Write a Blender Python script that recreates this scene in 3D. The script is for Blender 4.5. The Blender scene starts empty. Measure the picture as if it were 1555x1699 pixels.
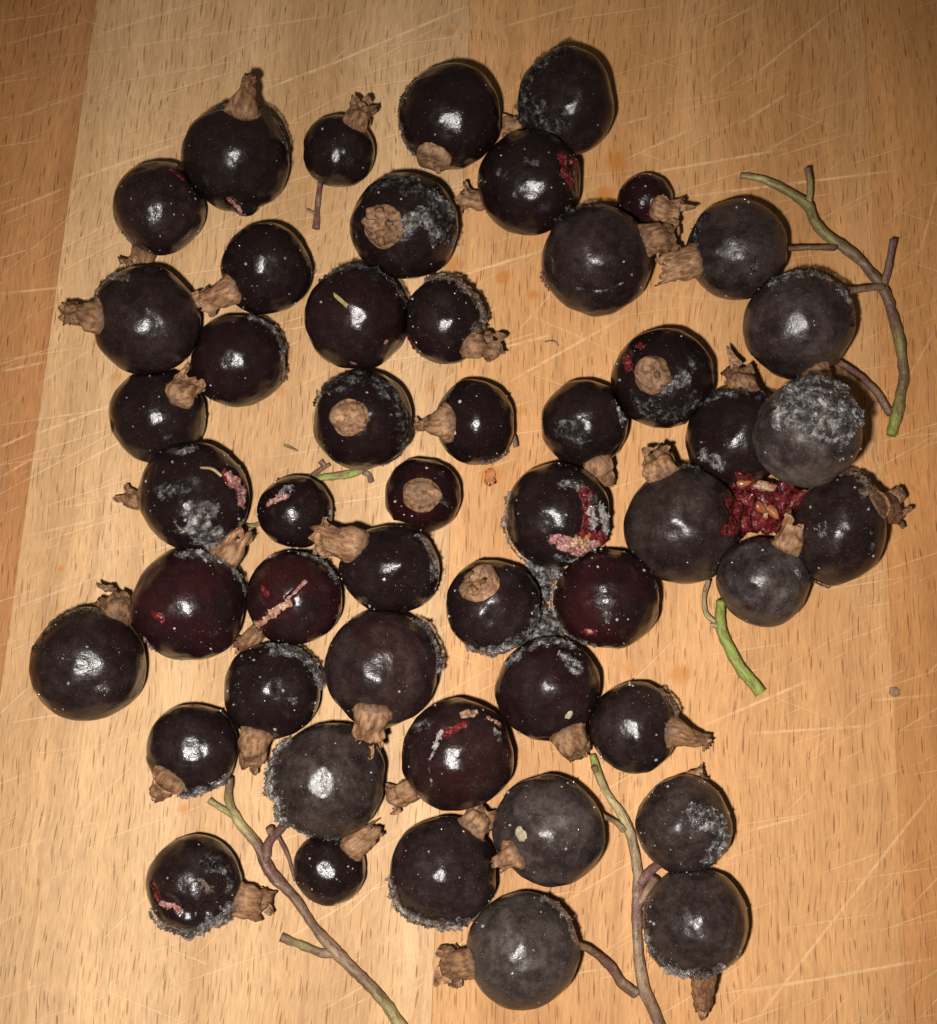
import bpy, bmesh, math, random
import numpy as np
from mathutils import Vector, Matrix

random.seed(7)
rng = np.random.default_rng(7)
scene = bpy.context.scene
C = scene.collection
mm = 0.001

# ------------------------------------------------------------------ camera, world, flash, exposure
W, H = 1555.0, 1699.0              # the photograph's own pixels: positions are measured in them
FPX = 2100.0                       # focal length in those pixels
DIST = 0.130                       # camera to the middle of the picture on the board
TILT = math.radians(10)
FWD = Vector((0, math.sin(TILT), -math.cos(TILT)))
RIGHT = Vector((1, 0, 0))
UP = Vector((0, math.cos(TILT), math.sin(TILT)))
CAM = -FWD * DIST
cd = bpy.data.cameras.new('camera')
cam = bpy.data.objects.new('camera', cd)
C.objects.link(cam)
cam.location = CAM
cam.rotation_euler = (TILT, 0, 0)
cd.sensor_fit = 'VERTICAL'
cd.sensor_height = 24
cd.lens = 24 * FPX / H
cd.clip_start = 0.002
cd.clip_end = 20
scene.camera = cam

world = bpy.data.worlds.new('World')
scene.world = world
world.use_nodes = True
bg = world.node_tree.nodes['Background']
bg.inputs['Color'].default_value = (1.0, 0.84, 0.68, 1)
bg.inputs['Strength'].default_value = 0.055

# the phone's flash beside its lens, the only lamp the photograph shows
ld = bpy.data.lights.new('phone_flash', 'SPOT')
flash = bpy.data.objects.new('phone_flash', ld)
C.objects.link(flash)
flash.location = CAM + RIGHT * -0.0095 + UP * -0.0075
aim = Vector((-0.009, -0.022, 0))
flash.rotation_euler = (aim - flash.location).to_track_quat('-Z', 'Y').to_euler()
ld.energy = 1.0
ld.color = (1.0, 0.95, 0.885)
ld.spot_size = math.radians(95)
ld.spot_blend = 1.0
ld.shadow_soft_size = 0.0022

scene.cycles.max_bounces = 4
scene.cycles.diffuse_bounces = 2
scene.cycles.glossy_bounces = 2
scene.cycles.transparent_max_bounces = 6
scene.view_settings.view_transform = 'Standard'
scene.view_settings.look = 'None'
scene.view_settings.exposure = 0
scene.view_settings.gamma = 1
scene.view_settings.use_curve_mapping = False

# ------------------------------------------------------------------ picture measurements -> places on the board
def ray(px, py):
    return (FWD * FPX + RIGHT * (px - W / 2) - UP * (py - H / 2)) / FPX     # unit depth

def at(px, py, h=0.0):
    d = ray(px, py)
    return CAM + d * ((h - CAM.z) / d.z)

def depth(p):
    return (p - CAM).dot(FWD)

def size(px_len, p):
    return px_len * depth(p) / FPX

# ------------------------------------------------------------------ numpy helpers
def _hash(ix, iy, iz, seed):
    n = (ix * 374761393 + iy * 668265263 + iz * 2147483647 + seed * 974634521) & 0xFFFFFFFF
    n = ((n ^ (n >> 13)) * 1274126177) & 0xFFFFFFFF
    n = ((n ^ (n >> 16)) * 2246822519) & 0xFFFFFFFF
    return ((n ^ (n >> 15)) & 0xFFFFFF) / float(0xFFFFFF)

def noise(p, seed=0):
    p = np.asarray(p, float)
    i = np.floor(p).astype(np.int64)
    f = p - i
    u = f * f * f * (f * (f * 6 - 15) + 10)
    out = 0
    for dx in (0, 1):
        for dy in (0, 1):
            for dz in (0, 1):
                w = (u[:, 0] if dx else 1 - u[:, 0]) * (u[:, 1] if dy else 1 - u[:, 1]) * (u[:, 2] if dz else 1 - u[:, 2])
                out = out + w * _hash(i[:, 0] + dx, i[:, 1] + dy, i[:, 2] + dz, seed)
    return out * 2 - 1

def fbm(p, seed=0, octs=3):
    s, a, t = 0, 1.0, 0
    for k in range(octs):
        s = s + a * noise(p * 2 ** k + 17.3 * k, seed + k)
        t += a
        a *= 0.55
    return s / t

def ico(sub):
    bm = bmesh.new()
    bmesh.ops.create_icosphere(bm, subdivisions=sub, radius=1.0)
    V = np.array([v.co[:] for v in bm.verts])
    F = np.array([[v.index for v in f.verts] for f in bm.faces], np.int32)
    bm.free()
    return V / np.linalg.norm(V, axis=1)[:, None], F

ICO1, ICO2, ICO3, ICO5, ICO6 = ico(1), ico(2), ico(3), ico(6), ico(7)
OCTA = (np.array([[1, 0, 0], [-1, 0, 0], [0, 1, 0], [0, -1, 0], [0, 0, 1], [0, 0, -1]], float),
        np.array([[0, 2, 4], [2, 1, 4], [1, 3, 4], [3, 0, 4], [2, 0, 5], [1, 2, 5], [3, 1, 5], [0, 3, 5]], np.int32))

def ss(a, b, x):
    t = np.clip((x - a) / (b - a), 0, 1)
    return t * t * (3 - 2 * t)

def mesh_obj(name, V, F, mat, parent=None, smooth=True, loc=None, rot=None, fade=None):
    V = np.asarray(V, np.float32)
    F = np.asarray(F, np.int32)
    k = F.shape[1]
    me = bpy.data.meshes.new(name)
    me.vertices.add(len(V))
    me.vertices.foreach_set('co', V.ravel())
    me.loops.add(F.size)
    me.loops.foreach_set('vertex_index', F.ravel())
    me.polygons.add(len(F))
    me.polygons.foreach_set('loop_start', np.arange(0, F.size, k, dtype=np.int32))
    me.polygons.foreach_set('use_smooth', np.zeros(len(F), bool) + smooth)
    if fade is not None:
        a = me.attributes.new('fade', 'FLOAT', 'POINT')
        a.data.foreach_set('value', np.asarray(fade, np.float32))
    me.update(calc_edges=True)
    me.validate()
    me.materials.append(mat)
    o = bpy.data.objects.new(name, me)
    C.objects.link(o)
    if parent:
        o.parent = parent
    if loc is not None:
        o.location = loc
    if rot is not None:
        o.rotation_mode = 'QUATERNION'
        o.rotation_quaternion = rot
    return o

def scatter(base, P, S, R=None):
    """copies of a little mesh at points P with sizes S (n or n x 3) and random turns, as one mesh's arrays"""
    bv, bf = base
    n = len(P)
    if R is None:
        q = rng.normal(size=(n, 4))
        q /= np.linalg.norm(q, axis=1)[:, None]
        w, x, y, z = q.T
        R = np.stack([1 - 2 * (y * y + z * z), 2 * (x * y - z * w), 2 * (x * z + y * w),
                      2 * (x * y + z * w), 1 - 2 * (x * x + z * z), 2 * (y * z - x * w),
                      2 * (x * z - y * w), 2 * (y * z + x * w), 1 - 2 * (x * x + y * y)], 1).reshape(n, 3, 3)
    S = np.asarray(S, float)
    if S.ndim == 1:
        S = np.repeat(S[:, None], 3, 1)
    V = bv[None] * S[:, None, :]
    V = np.einsum('nij,nkj->nki', R, V) + P[:, None, :]
    F = bf[None] + (np.arange(n) * len(bv))[:, None, None]
    return V.reshape(-1, 3), F.reshape(-1, bf.shape[1])

def joined(parts):
    V, F, n = [], [], 0
    for v, f in parts:
        V.append(v)
        F.append(f + n)
        n += len(v)
    return np.concatenate(V), np.concatenate(F)

def empty(name, loc, label, cat, group=None):
    o = bpy.data.objects.new(name, None)
    C.objects.link(o)
    o.location = loc
    o.empty_display_size = 0.003
    o['label'] = label
    o['category'] = cat
    if group:
        o['group'] = group
    return o

# ------------------------------------------------------------------ materials
class NT:
    def __init__(self, name):
        self.m = bpy.data.materials.new(name)
        self.m.use_nodes = True
        self.t = self.m.node_tree
        self.b = self.t.nodes['Principled BSDF']
    def n(self, kind, **kw):
        x = self.t.nodes.new(kind)
        for k, v in kw.items():
            setattr(x, k, v)
        return x
    def put(self, sock, v):
        if isinstance(v, bpy.types.NodeSocket):
            self.t.links.new(v, sock)
        else:
            sock.default_value = v
    def math(self, op, a, b=0.0, c=0.0, clamp=False):
        x = self.n('ShaderNodeMath', operation=op, use_clamp=clamp)
        for i, v in enumerate((a, b, c)):
            self.put(x.inputs[i], v)
        return x.outputs[0]
    def vec(self, op, a, b=(0, 0, 0), out=0):
        x = self.n('ShaderNodeVectorMath', operation=op)
        self.put(x.inputs[0], a)
        self.put(x.inputs[1], b)
        return x.outputs[out]
    def scale(self, a, s):
        x = self.n('ShaderNodeVectorMath', operation='SCALE')
        self.put(x.inputs[0], a)
        self.put(x.inputs['Scale'], s)
        return x.outputs[0]
    def noise(self, v, scale, detail=3, rough=0.55, dist=0.0):
        x = self.n('ShaderNodeTexNoise')
        self.put(x.inputs['Vector'], v)
        self.put(x.inputs['Scale'], scale)
        x.inputs['Detail'].default_value = detail
        x.inputs['Roughness'].default_value = rough
        x.inputs['Distortion'].default_value = dist
        return x.outputs['Fac']
    def rng(self, v, a, b, c=0.0, d=1.0, smooth=True):
        x = self.n('ShaderNodeMapRange', interpolation_type='SMOOTHSTEP' if smooth else 'LINEAR')
        for i, s in enumerate((v, a, b, c, d)):
            self.put(x.inputs[i], s)
        return x.outputs[0]
    def mix(self, f, a, b, mode='MIX'):
        x = self.n('ShaderNodeMix', data_type='RGBA', blend_type=mode)
        self.put(x.inputs[0], f)
        for i, v in ((6, a), (7, b)):
            self.put(x.inputs[i], v if isinstance(v, bpy.types.NodeSocket) else (*v, 1))
        return x.outputs[2]
    def bump(self, h, strength, dist, normal=None):
        x = self.n('ShaderNodeBump')
        self.put(x.inputs['Height'], h)
        self.put(x.inputs['Strength'], strength)
        x.inputs['Distance'].default_value = dist
        if normal is not None:
            self.put(x.inputs['Normal'], normal)
        return x.outputs[0]
    def objpos(self, spread=1.0):
        tc = self.n('ShaderNodeTexCoord')
        oi = self.n('ShaderNodeObjectInfo')
        r = self.math('MULTIPLY', oi.outputs['Random'], spread)
        return self.vec('ADD', tc.outputs['Object'], self.scale_vec(r))
    def scale_vec(self, r):
        x = self.n('ShaderNodeCombineXYZ')
        for i in range(3):
            self.put(x.inputs[i], r)
        return x.outputs[0]
    def oattr(self, name):
        return self.n('ShaderNodeAttribute', attribute_type='OBJECT', attribute_name=name).outputs['Fac']
    def set(self, **kw):
        for k, v in kw.items():
            s = self.b.inputs[k.replace('_', ' ')]
            if not isinstance(v, bpy.types.NodeSocket) and isinstance(v, tuple) and len(v) == 3 and s.type == 'RGBA':
                v = (*v, 1)
            self.put(s, v)
        return self.m

def m_skin():
    t = NT('currant_skin')
    p = t.objpos(3.0)
    bloom, red = t.oattr('bloom'), t.oattr('redness')
    big = t.rng(t.noise(p, 230, 5, 0.68), 0.34, 0.66)
    mott = t.rng(t.noise(p, 900, 4, 0.7), 0.30, 0.70)
    fine = t.noise(p, 3400, 3, 0.7)
    mask = t.math('MULTIPLY', t.math('MULTIPLY_ADD', big, 0.72, 0.28), t.math('MULTIPLY_ADD', mott, 0.8, 0.5))
    mask = t.math('MULTIPLY', mask, t.math('MULTIPLY_ADD', fine, 1.1, 0.4))
    film = t.math('MULTIPLY', mask, bloom, clamp=True)
    dark = t.mix(t.math('MULTIPLY', red, t.rng(t.noise(p, 180, 2), 0.3, 0.7), clamp=True), (0.0080, 0.0036, 0.0040), (0.027, 0.0028, 0.0044))
    col = t.mix(film, dark, t.mix(t.rng(bloom, 0.45, 0.9), (0.074, 0.050, 0.044), (0.092, 0.072, 0.065)))
    speck = t.rng(t.noise(p, 5600, 2, 0.5), 0.66, 0.73)
    col = t.mix(t.math('MULTIPLY', speck, t.math('MULTIPLY_ADD', bloom, 0.35, 0.10)), col, (0.3, 0.265, 0.245))
    rough = t.math('ADD', t.math('MULTIPLY_ADD', film, 0.24, 0.150), t.math('ADD', t.math('MULTIPLY', fine, 0.06), t.math('MULTIPLY', mott, 0.06)))
    b1 = t.bump(t.noise(p, 380, 3, 0.55), 0.13, 0.0008)
    b1 = t.bump(t.noise(p, 1500, 3, 0.6), 0.07, 0.0002, b1)
    b2 = t.bump(fine, 0.20, 0.00016, b1)
    return t.set(Base_Color=col, Roughness=rough, Specular_IOR_Level=0.46, IOR=1.40, Normal=b2)

def m_calyx():
    t = NT('dried_calyx')
    p = t.objpos(2.0)
    tone = t.oattr('tone')
    s = t.vec('MULTIPLY', p, (2400, 2400, 420))
    fib = t.noise(s, 1.0, 4, 0.6)
    blot = t.noise(p, 900, 4, 0.6)
    col = t.mix(t.rng(fib, 0.34, 0.66), (0.135, 0.058, 0.026), (0.39, 0.218, 0.112))
    col = t.mix(t.rng(blot, 0.50, 0.75), col, (0.31, 0.185, 0.108))
    col = t.mix(t.math('MULTIPLY', t.rng(t.noise(p, 1700, 3), 0.60, 0.74), 0.75), col, (0.10, 0.045, 0.022))
    col = t.mix(1.0, col, t.scale_vec(tone), 'MULTIPLY')
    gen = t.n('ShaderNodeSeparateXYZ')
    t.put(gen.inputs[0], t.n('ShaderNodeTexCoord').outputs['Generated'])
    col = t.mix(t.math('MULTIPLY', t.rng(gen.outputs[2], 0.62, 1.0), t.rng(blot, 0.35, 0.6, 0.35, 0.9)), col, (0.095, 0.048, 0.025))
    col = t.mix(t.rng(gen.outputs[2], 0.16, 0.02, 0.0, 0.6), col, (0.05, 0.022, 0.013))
    b = t.bump(fib, 0.35, 0.0003)
    b = t.bump(t.noise(p, 2600, 3), 0.30, 0.0002, b)
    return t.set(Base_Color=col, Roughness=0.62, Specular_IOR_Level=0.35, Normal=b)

def m_crust(name, lo, hi, thr, rough=0.16, clear=0.5):
    t = NT(name)
    p = t.objpos(2.0)
    n = t.rng(t.noise(p, 1300, 4, 0.65), thr - 0.05, thr + 0.33)
    col = t.mix(n, lo, hi)
    b = t.bump(t.noise(p, 2600, 4, 0.7), 0.7, 0.0003)
    t.set(Base_Color=col, Roughness=rough, IOR=1.33, Specular_IOR_Level=0.9, Normal=b)
    # wet ice: the skin shows through between the white grains
    fade = t.n('ShaderNodeAttribute', attribute_type='GEOMETRY', attribute_name='fade').outputs['Fac']
    t.set(Alpha=t.math('MULTIPLY', t.math('ADD', 1.0 - clear, t.math('MULTIPLY', n, clear)), t.rng(fade, 0.0, 0.55)))
    return t.m

def m_simple(name, cols, scale=1500, rough=0.4, bump=0.3, sss=0.0, spec=0.5, fade=False):
    t = NT(name)
    p = t.objpos(2.0)
    n = t.noise(p, scale, 4, 0.6)
    c = t.mix(t.rng(n, 0.32, 0.62), cols[0], cols[1])
    if len(cols) > 2:
        c = t.mix(t.rng(t.noise(p, scale * 1.9, 3), 0.55, 0.70), c, cols[2])
    t.set(Base_Color=c, Roughness=rough, Specular_IOR_Level=spec,
          Normal=t.bump(t.noise(p, scale * 2.2, 3), bump, 0.0003))
    if fade:
        f = t.n('ShaderNodeAttribute', attribute_type='GEOMETRY', attribute_name='fade').outputs['Fac']
        t.set(Alpha=t.rng(f, 0.02, 0.40))
    if sss:
        t.set(Subsurface_Weight=sss, Subsurface_Radius=(1.0, 0.3, 0.2), Subsurface_Scale=0.0006)
    return t.m

def m_stem():
    t = NT('stem_bark')
    p = t.objpos(2.0)
    a = t.n('ShaderNodeAttribute', attribute_type='GEOMETRY', attribute_name='hue')
    uv = t.n('ShaderNodeAttribute', attribute_type='GEOMETRY', attribute_name='along')
    s = t.vec('MULTIPLY', uv.outputs['Vector'], (9.0, 700.0, 9.0))
    fib = t.noise(s, 1.0, 4, 0.65)
    c = t.mix(t.rng(fib, 0.42, 0.75), a.outputs['Color'], (0.085, 0.038, 0.026))
    c = t.mix(t.math('MULTIPLY', t.rng(t.noise(p, 1400, 4), 0.52, 0.72), 0.55), c, (0.36, 0.25, 0.16))
    c = t.mix(t.rng(t.noise(p, 3600, 2), 0.66, 0.76), c, (0.055, 0.022, 0.018))
    b = t.bump(fib, 0.7, 0.0002)
    return t.set(Base_Color=c, Roughness=0.5, Normal=t.bump(t.noise(p, 2500, 3), 0.5, 0.00025, b))

def dash_group():
    """light or dark dashes: one per cell of a stretched Voronoi; Fac out"""
    g = bpy.data.node_groups.new('dashes', 'ShaderNodeTree')
    for nm, ty, df in (('Vector', 'NodeSocketVector', None), ('Angle', 'NodeSocketFloat', 0), ('Width', 'NodeSocketFloat', 1.5 * mm),
                       ('Length', 'NodeSocketFloat', 4 * mm), ('Thick', 'NodeSocketFloat', 0.1), ('Reach', 'NodeSocketFloat', 0.4), ('Keep', 'NodeSocketFloat', 0.5)):
        s = g.interface.new_socket(nm, in_out='INPUT', socket_type=ty)
    g.interface.new_socket('Fac', in_out='OUTPUT', socket_type='NodeSocketFloat')
    t = NT.__new__(NT)
    t.t = g
    gi, go = t.n('NodeGroupInput'), t.n('NodeGroupOutput')
    r = t.n('ShaderNodeVectorRotate', rotation_type='Z_AXIS')
    t.put(r.inputs['Vector'], gi.outputs['Vector'])
    t.put(r.inputs['Angle'], gi.outputs['Angle'])
    sp = t.n('ShaderNodeSeparateXYZ')
    t.put(sp.inputs[0], r.outputs[0])
    cb = t.n('ShaderNodeCombineXYZ')
    t.put(cb.inputs[0], t.math('DIVIDE', sp.outputs[0], gi.outputs['Width']))
    t.put(cb.inputs[1], t.math('DIVIDE', sp.outputs[1], gi.outputs['Length']))
    v = t.n('ShaderNodeTexVoronoi', voronoi_dimensions='2D', feature='F1')
    t.put(v.inputs['Vector'], cb.outputs[0])
    v.inputs['Scale'].default_value = 1.0
    d = t.vec('SUBTRACT', cb.outputs[0], v.outputs['Position'])
    ds = t.n('ShaderNodeSeparateXYZ')
    t.put(ds.inputs[0], d)
    cs = t.n('ShaderNodeSeparateColor')
    t.put(cs.inputs[0], v.outputs['Color'])
    reach = t.math('MULTIPLY', gi.outputs['Reach'], t.math('MULTIPLY_ADD', cs.outputs[0], 0.7, 0.3))
    ax = t.math('ABSOLUTE', ds.outputs[0])
    ay = t.math('DIVIDE', t.math('ABSOLUTE', ds.outputs[1]), reach)
    th = t.math('MULTIPLY', gi.outputs['Thick'], t.math('SUBTRACT', 1.0, t.math('MULTIPLY', ay, ay), clamp=True))
    e = t.rng(t.math('DIVIDE', ax, t.math('MAXIMUM', th, 0.0001)), 1.15, 0.35)
    keep = t.math('LESS_THAN', cs.outputs[1], gi.outputs['Keep'])
    f = t.math('MULTIPLY', t.math('MULTIPLY', e, keep), t.math('MULTIPLY_ADD', cs.outputs[2], 0.65, 0.35))
    t.put(go.inputs[0], f)
    return g

def line_group():
    """one knife cut from A to B"""
    g = bpy.data.node_groups.new('knife_cut', 'ShaderNodeTree')
    for nm, ty in (('P', 'NodeSocketVector'), ('A', 'NodeSocketVector'), ('D', 'NodeSocketVector'), ('Len', 'NodeSocketFloat'), ('Wid', 'NodeSocketFloat'), ('Add', 'NodeSocketFloat'), ('Amt', 'NodeSocketFloat')):
        g.interface.new_socket(nm, in_out='INPUT', socket_type=ty)
    g.interface.new_socket('Fac', in_out='OUTPUT', socket_type='NodeSocketFloat')
    t = NT.__new__(NT)
    t.t = g
    gi, go = t.n('NodeGroupInput'), t.n('NodeGroupOutput')
    q = t.vec('ADD', t.vec('SUBTRACT', gi.outputs['P'], gi.outputs['A']), t.scale_vec(t.math('MULTIPLY', gi.outputs['Add'], 1e-9)))
    s = t.n('ShaderNodeVectorMath', operation='DOT_PRODUCT')
    t.put(s.inputs[0], q)
    t.put(s.inputs[1], gi.outputs['D'])
    along = t.math('DIVIDE', s.outputs['Value'], gi.outputs['Len'])
    c = t.n('ShaderNodeVectorMath', operation='CROSS_PRODUCT')
    t.put(c.inputs[0], q)
    t.put(c.inputs[1], gi.outputs['D'])
    cz = t.n('ShaderNodeSeparateXYZ')
    t.put(cz.inputs[0], c.outputs[0])
    off = t.math('ABSOLUTE', cz.outputs[2])
    u = t.math('MULTIPLY_ADD', along, 2.0, -1.0)
    fade = t.math('SUBTRACT', 1.0, t.math('POWER', t.math('ABSOLUTE', u), 4.0), clamp=True)
    e = t.rng(t.math('DIVIDE', off, gi.outputs['Wid']), 1.0, 0.2)
    f = t.math('MULTIPLY', t.math('MULTIPLY', e, fade), gi.outputs['Amt'])
    t.put(go.inputs[0], t.math('MAXIMUM', f, gi.outputs['Add']))
    return g

CUTS = [(0, 356, 112, 310, .8), (120, 300, 300, 236, 1), (150, 62, 330, 2, .7), (150, 88, 560, 24, .6), (430, 152, 570, 98, .9), (0, 76, 150, 34, .5),
        (0, 205, 150, 150, .5), (0, 487, 110, 476, .8), (0, 616, 80, 600, .8), (0, 742, 64, 713, .9), (0, 792, 58, 758, .7), (55, 722, 205, 664, .8),
        (500, 128, 790, 4, 1), (170, 140, 420, 96, .5), (160, 285, 330, 262, .5), (830, 46, 965, 6, .7), (1035, 266, 1156, 210, .9), (1025, 296, 1310, 246, .9),
        (1125, 328, 1500, 281, 1), (1225, 207, 1312, 152, .8), (1226, 146, 1405, 0, .7), (1027, 208, 1080, 193, .7), (1527, 420, 1556, 305, .8),
        (715, 472, 900, 416, 1), (826, 579, 914, 556, .9), (840, 636, 1042, 522, .9), (870, 520, 1050, 596, .4), (850, 560, 930, 470, .5), (1165, 1205, 1345, 1128, .9), (1240, 1217, 1450, 1204, .8),
        (1240, 1712, 1560, 1298, .9), (1225, 1648, 1560, 1588, .9), (1228, 1382, 1335, 1354, .7), (980, 1640, 1060, 1500, .4), (1440, 1163, 1555, 1152, .6),
        (40, 890, 230, 845, .5), (20, 1010, 180, 950, .45), (60, 640, 180, 560, .4), (1010, 480, 1210, 500, .3), (1450, 480, 1545, 400, .5), (1500, 640, 1556, 540, .5),
        (1160, 150, 1260, 60, .45), (1090, 175, 1230, 150, .4), (700, 340, 800, 280, .5)]
STAINS = [(1022, 268, 22, .95), (1006, 326, 18, .95), (833, 460, 14, .9), (884, 490, 11, .9), (752, 440, 18, .8), (716, 642, 12, .4), (862, 682, 11, .5), (814, 786, 22, 1), (100, 945, 7, .8),
          (305, 1342, 10, .7), (1130, 1118, 18, .8), (1046, 1112, 14, .55), (866, 1252, 12, .4), (745, 52, 10, .7), (465, 650, 10, .5), (600, 1650, 9, .3), (193, 622, 12, .5)]

def m_wood():
    t = NT('beech_wood')
    tc = t.n('ShaderNodeTexCoord')
    oi = t.n('ShaderNodeObjectInfo')
    geo = t.n('ShaderNodeNewGeometry')
    pos = geo.outputs['Position']
    p = t.vec('ADD', tc.outputs['Object'], t.scale_vec(t.math('MULTIPLY', oi.outputs['Random'], 1.7)))
    wob = t.n('ShaderNodeTexNoise')
    t.put(wob.inputs['Vector'], p)
    wob.inputs['Scale'].default_value = 45
    pw = t.vec('ADD', p, t.scale(t.vec('SUBTRACT', wob.outputs['Color'], (0.5, 0.5, 0.5)), 0.004))
    base = oi.outputs['Color']
    broad = t.noise(t.vec('MULTIPLY', pw, (110, 9, 1)), 1.0, 4, 0.55)
    mid = t.noise(t.vec('MULTIPLY', pw, (520, 40, 1)), 1.0, 4, 0.6)
    fib = t.noise(t.vec('MULTIPLY', pw, (5600, 560, 1)), 1.0, 4, 0.65)
    blot = t.noise(p, 60, 3)
    hue = t.mix(t.rng(broad, 0.30, 0.70), (0.84, 0.77, 0.68), (1.08, 1.09, 1.10))
    col = t.mix(1.0, base, hue, 'MULTIPLY')
    col = t.mix(1.0, col, t.scale_vec(t.rng(mid, 0.28, 0.72, 0.86, 1.12, False)), 'MULTIPLY')
    col = t.mix(1.0, col, t.scale_vec(t.rng(fib, 0.28, 0.72, 0.76, 1.18, False)), 'MULTIPLY')
    col = t.mix(1.0, col, t.scale_vec(t.math('MULTIPLY_ADD', blot, 0.30, 0.85)), 'MULTIPLY')
    ring = t.rng(t.noise(t.vec('MULTIPLY', pw, (1300, 14, 1)), 1.0, 2, 0.5), 0.58, 0.74)
    col = t.mix(t.math('MULTIPLY', ring, 0.30), col, t.mix(1.0, base, (0.55, 0.42, 0.32), 'MULTIPLY'))
    grp, lgrp = dash_group(), line_group()
    def dashes(vec, ang, w, l, thick, reach, keep):
        x = t.n('ShaderNodeGroup', node_tree=grp)
        for nm, v in zip(('Vector', 'Angle', 'Width', 'Length', 'Thick', 'Reach', 'Keep'), (vec, ang, w, l, thick, reach, keep)):
            t.put(x.inputs[nm], v)
        return x.outputs[0]
    pore = t.math('MAXIMUM', dashes(pw, 0.0, 1.45 * mm, 3.0 * mm, 0.060, 0.40, 0.95), dashes(t.vec('ADD', pw, (0.31, 0.17, 0)), 0.03, 0.75 * mm, 3.0 * mm, 0.060, 0.44, 0.68))
    col = t.mix(t.math('MULTIPLY', pore, 0.82), col, t.mix(1.0, base, (0.37, 0.24, 0.16), 'MULTIPLY'))
    # knife marks: haphazard fine ones and the long ones seen
    fine = None
    for a, w, l, th, k in ((1.25, 4.0, 22, .030, .75), (1.05, 5.0, 26, .026, .75), (0.8, 6, 18, .020, .6), (1.42, 4.5, 20, .026, .7), (-1.2, 8, 16, .012, .35), (1.12, 2.0, 7, .036, .75)):
        vv = t.vec('ADD', pos, (0.1 * l, 0.07 * w, 0))
        if fine is not None:
            vv = t.vec('ADD', vv, t.scale_vec(t.math('MULTIPLY', fine, 1e-9)))
        d = dashes(vv, a, w * mm, l * mm, th, 0.45, k)
        fine = d if fine is None else t.math('MAXIMUM', fine, d)
    cut = t.math('MULTIPLY', fine, 0.68)
    for x0, y0, x1, y1, amt in CUTS:
        a, b = at(x0, y0), at(x1, y1)
        d = b - a
        L = d.length
        d.normalize()
        x = t.n('ShaderNodeGroup', node_tree=lgrp)
        for nm, v in zip(('P', 'A', 'D', 'Len', 'Wid', 'Add', 'Amt'), (pos, a, d, L, 0.13 * mm + 0.09 * mm * amt, cut, amt)):
            t.put(x.inputs[nm], v)
        cut = x.outputs[0]
    brk = t.rng(t.noise(pos, 900, 3, 0.6), 0.32, 0.58, 0.25, 1.0)
    cut = t.math('MULTIPLY', cut, brk)
    col = t.mix(t.math('MULTIPLY', cut, 0.88), col, t.mix(0.5, t.mix(1.0, base, (1.32, 1.40, 1.55), 'MULTIPLY'), (0.72, 0.52, 0.31)))
    # juice stains
    wp = t.n('ShaderNodeTexNoise')
    t.put(wp.inputs['Vector'], pos)
    wp.inputs['Scale'].default_value = 500
    sp = t.vec('ADD', pos, t.scale(t.vec('SUBTRACT', wp.outputs['Color'], (.5, .5, .5)), 0.0011))
    st = 0.0
    for x0, y0, r, amt in STAINS:
        sq = sp if not isinstance(st, bpy.types.NodeSocket) else t.vec('ADD', sp, t.scale_vec(t.math('MULTIPLY', st, 1e-9)))
        dd = t.vec('DISTANCE', sq, tuple(at(x0, y0)), out=1)
        st = t.math('MAXIMUM', st, t.rng(dd, r * 1.25 * 0.062 * mm, r * 0.35 * 0.062 * mm, 0.0, amt))
    col = t.mix(t.math('MULTIPLY', st, 0.80), col, (0.50, 0.175, 0.026))
    h = t.math('SUBTRACT', t.math('MULTIPLY', fib, 0.35), t.math('ADD', pore, t.math('MULTIPLY', fine, 0.6)))
    return t.set(Base_Color=col, Roughness=0.58, Specular_IOR_Level=0.28, Normal=t.bump(h, 0.45, 0.00012))

def m_vcol(name, rough=0.4):
    t = NT(name)
    return t

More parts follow.
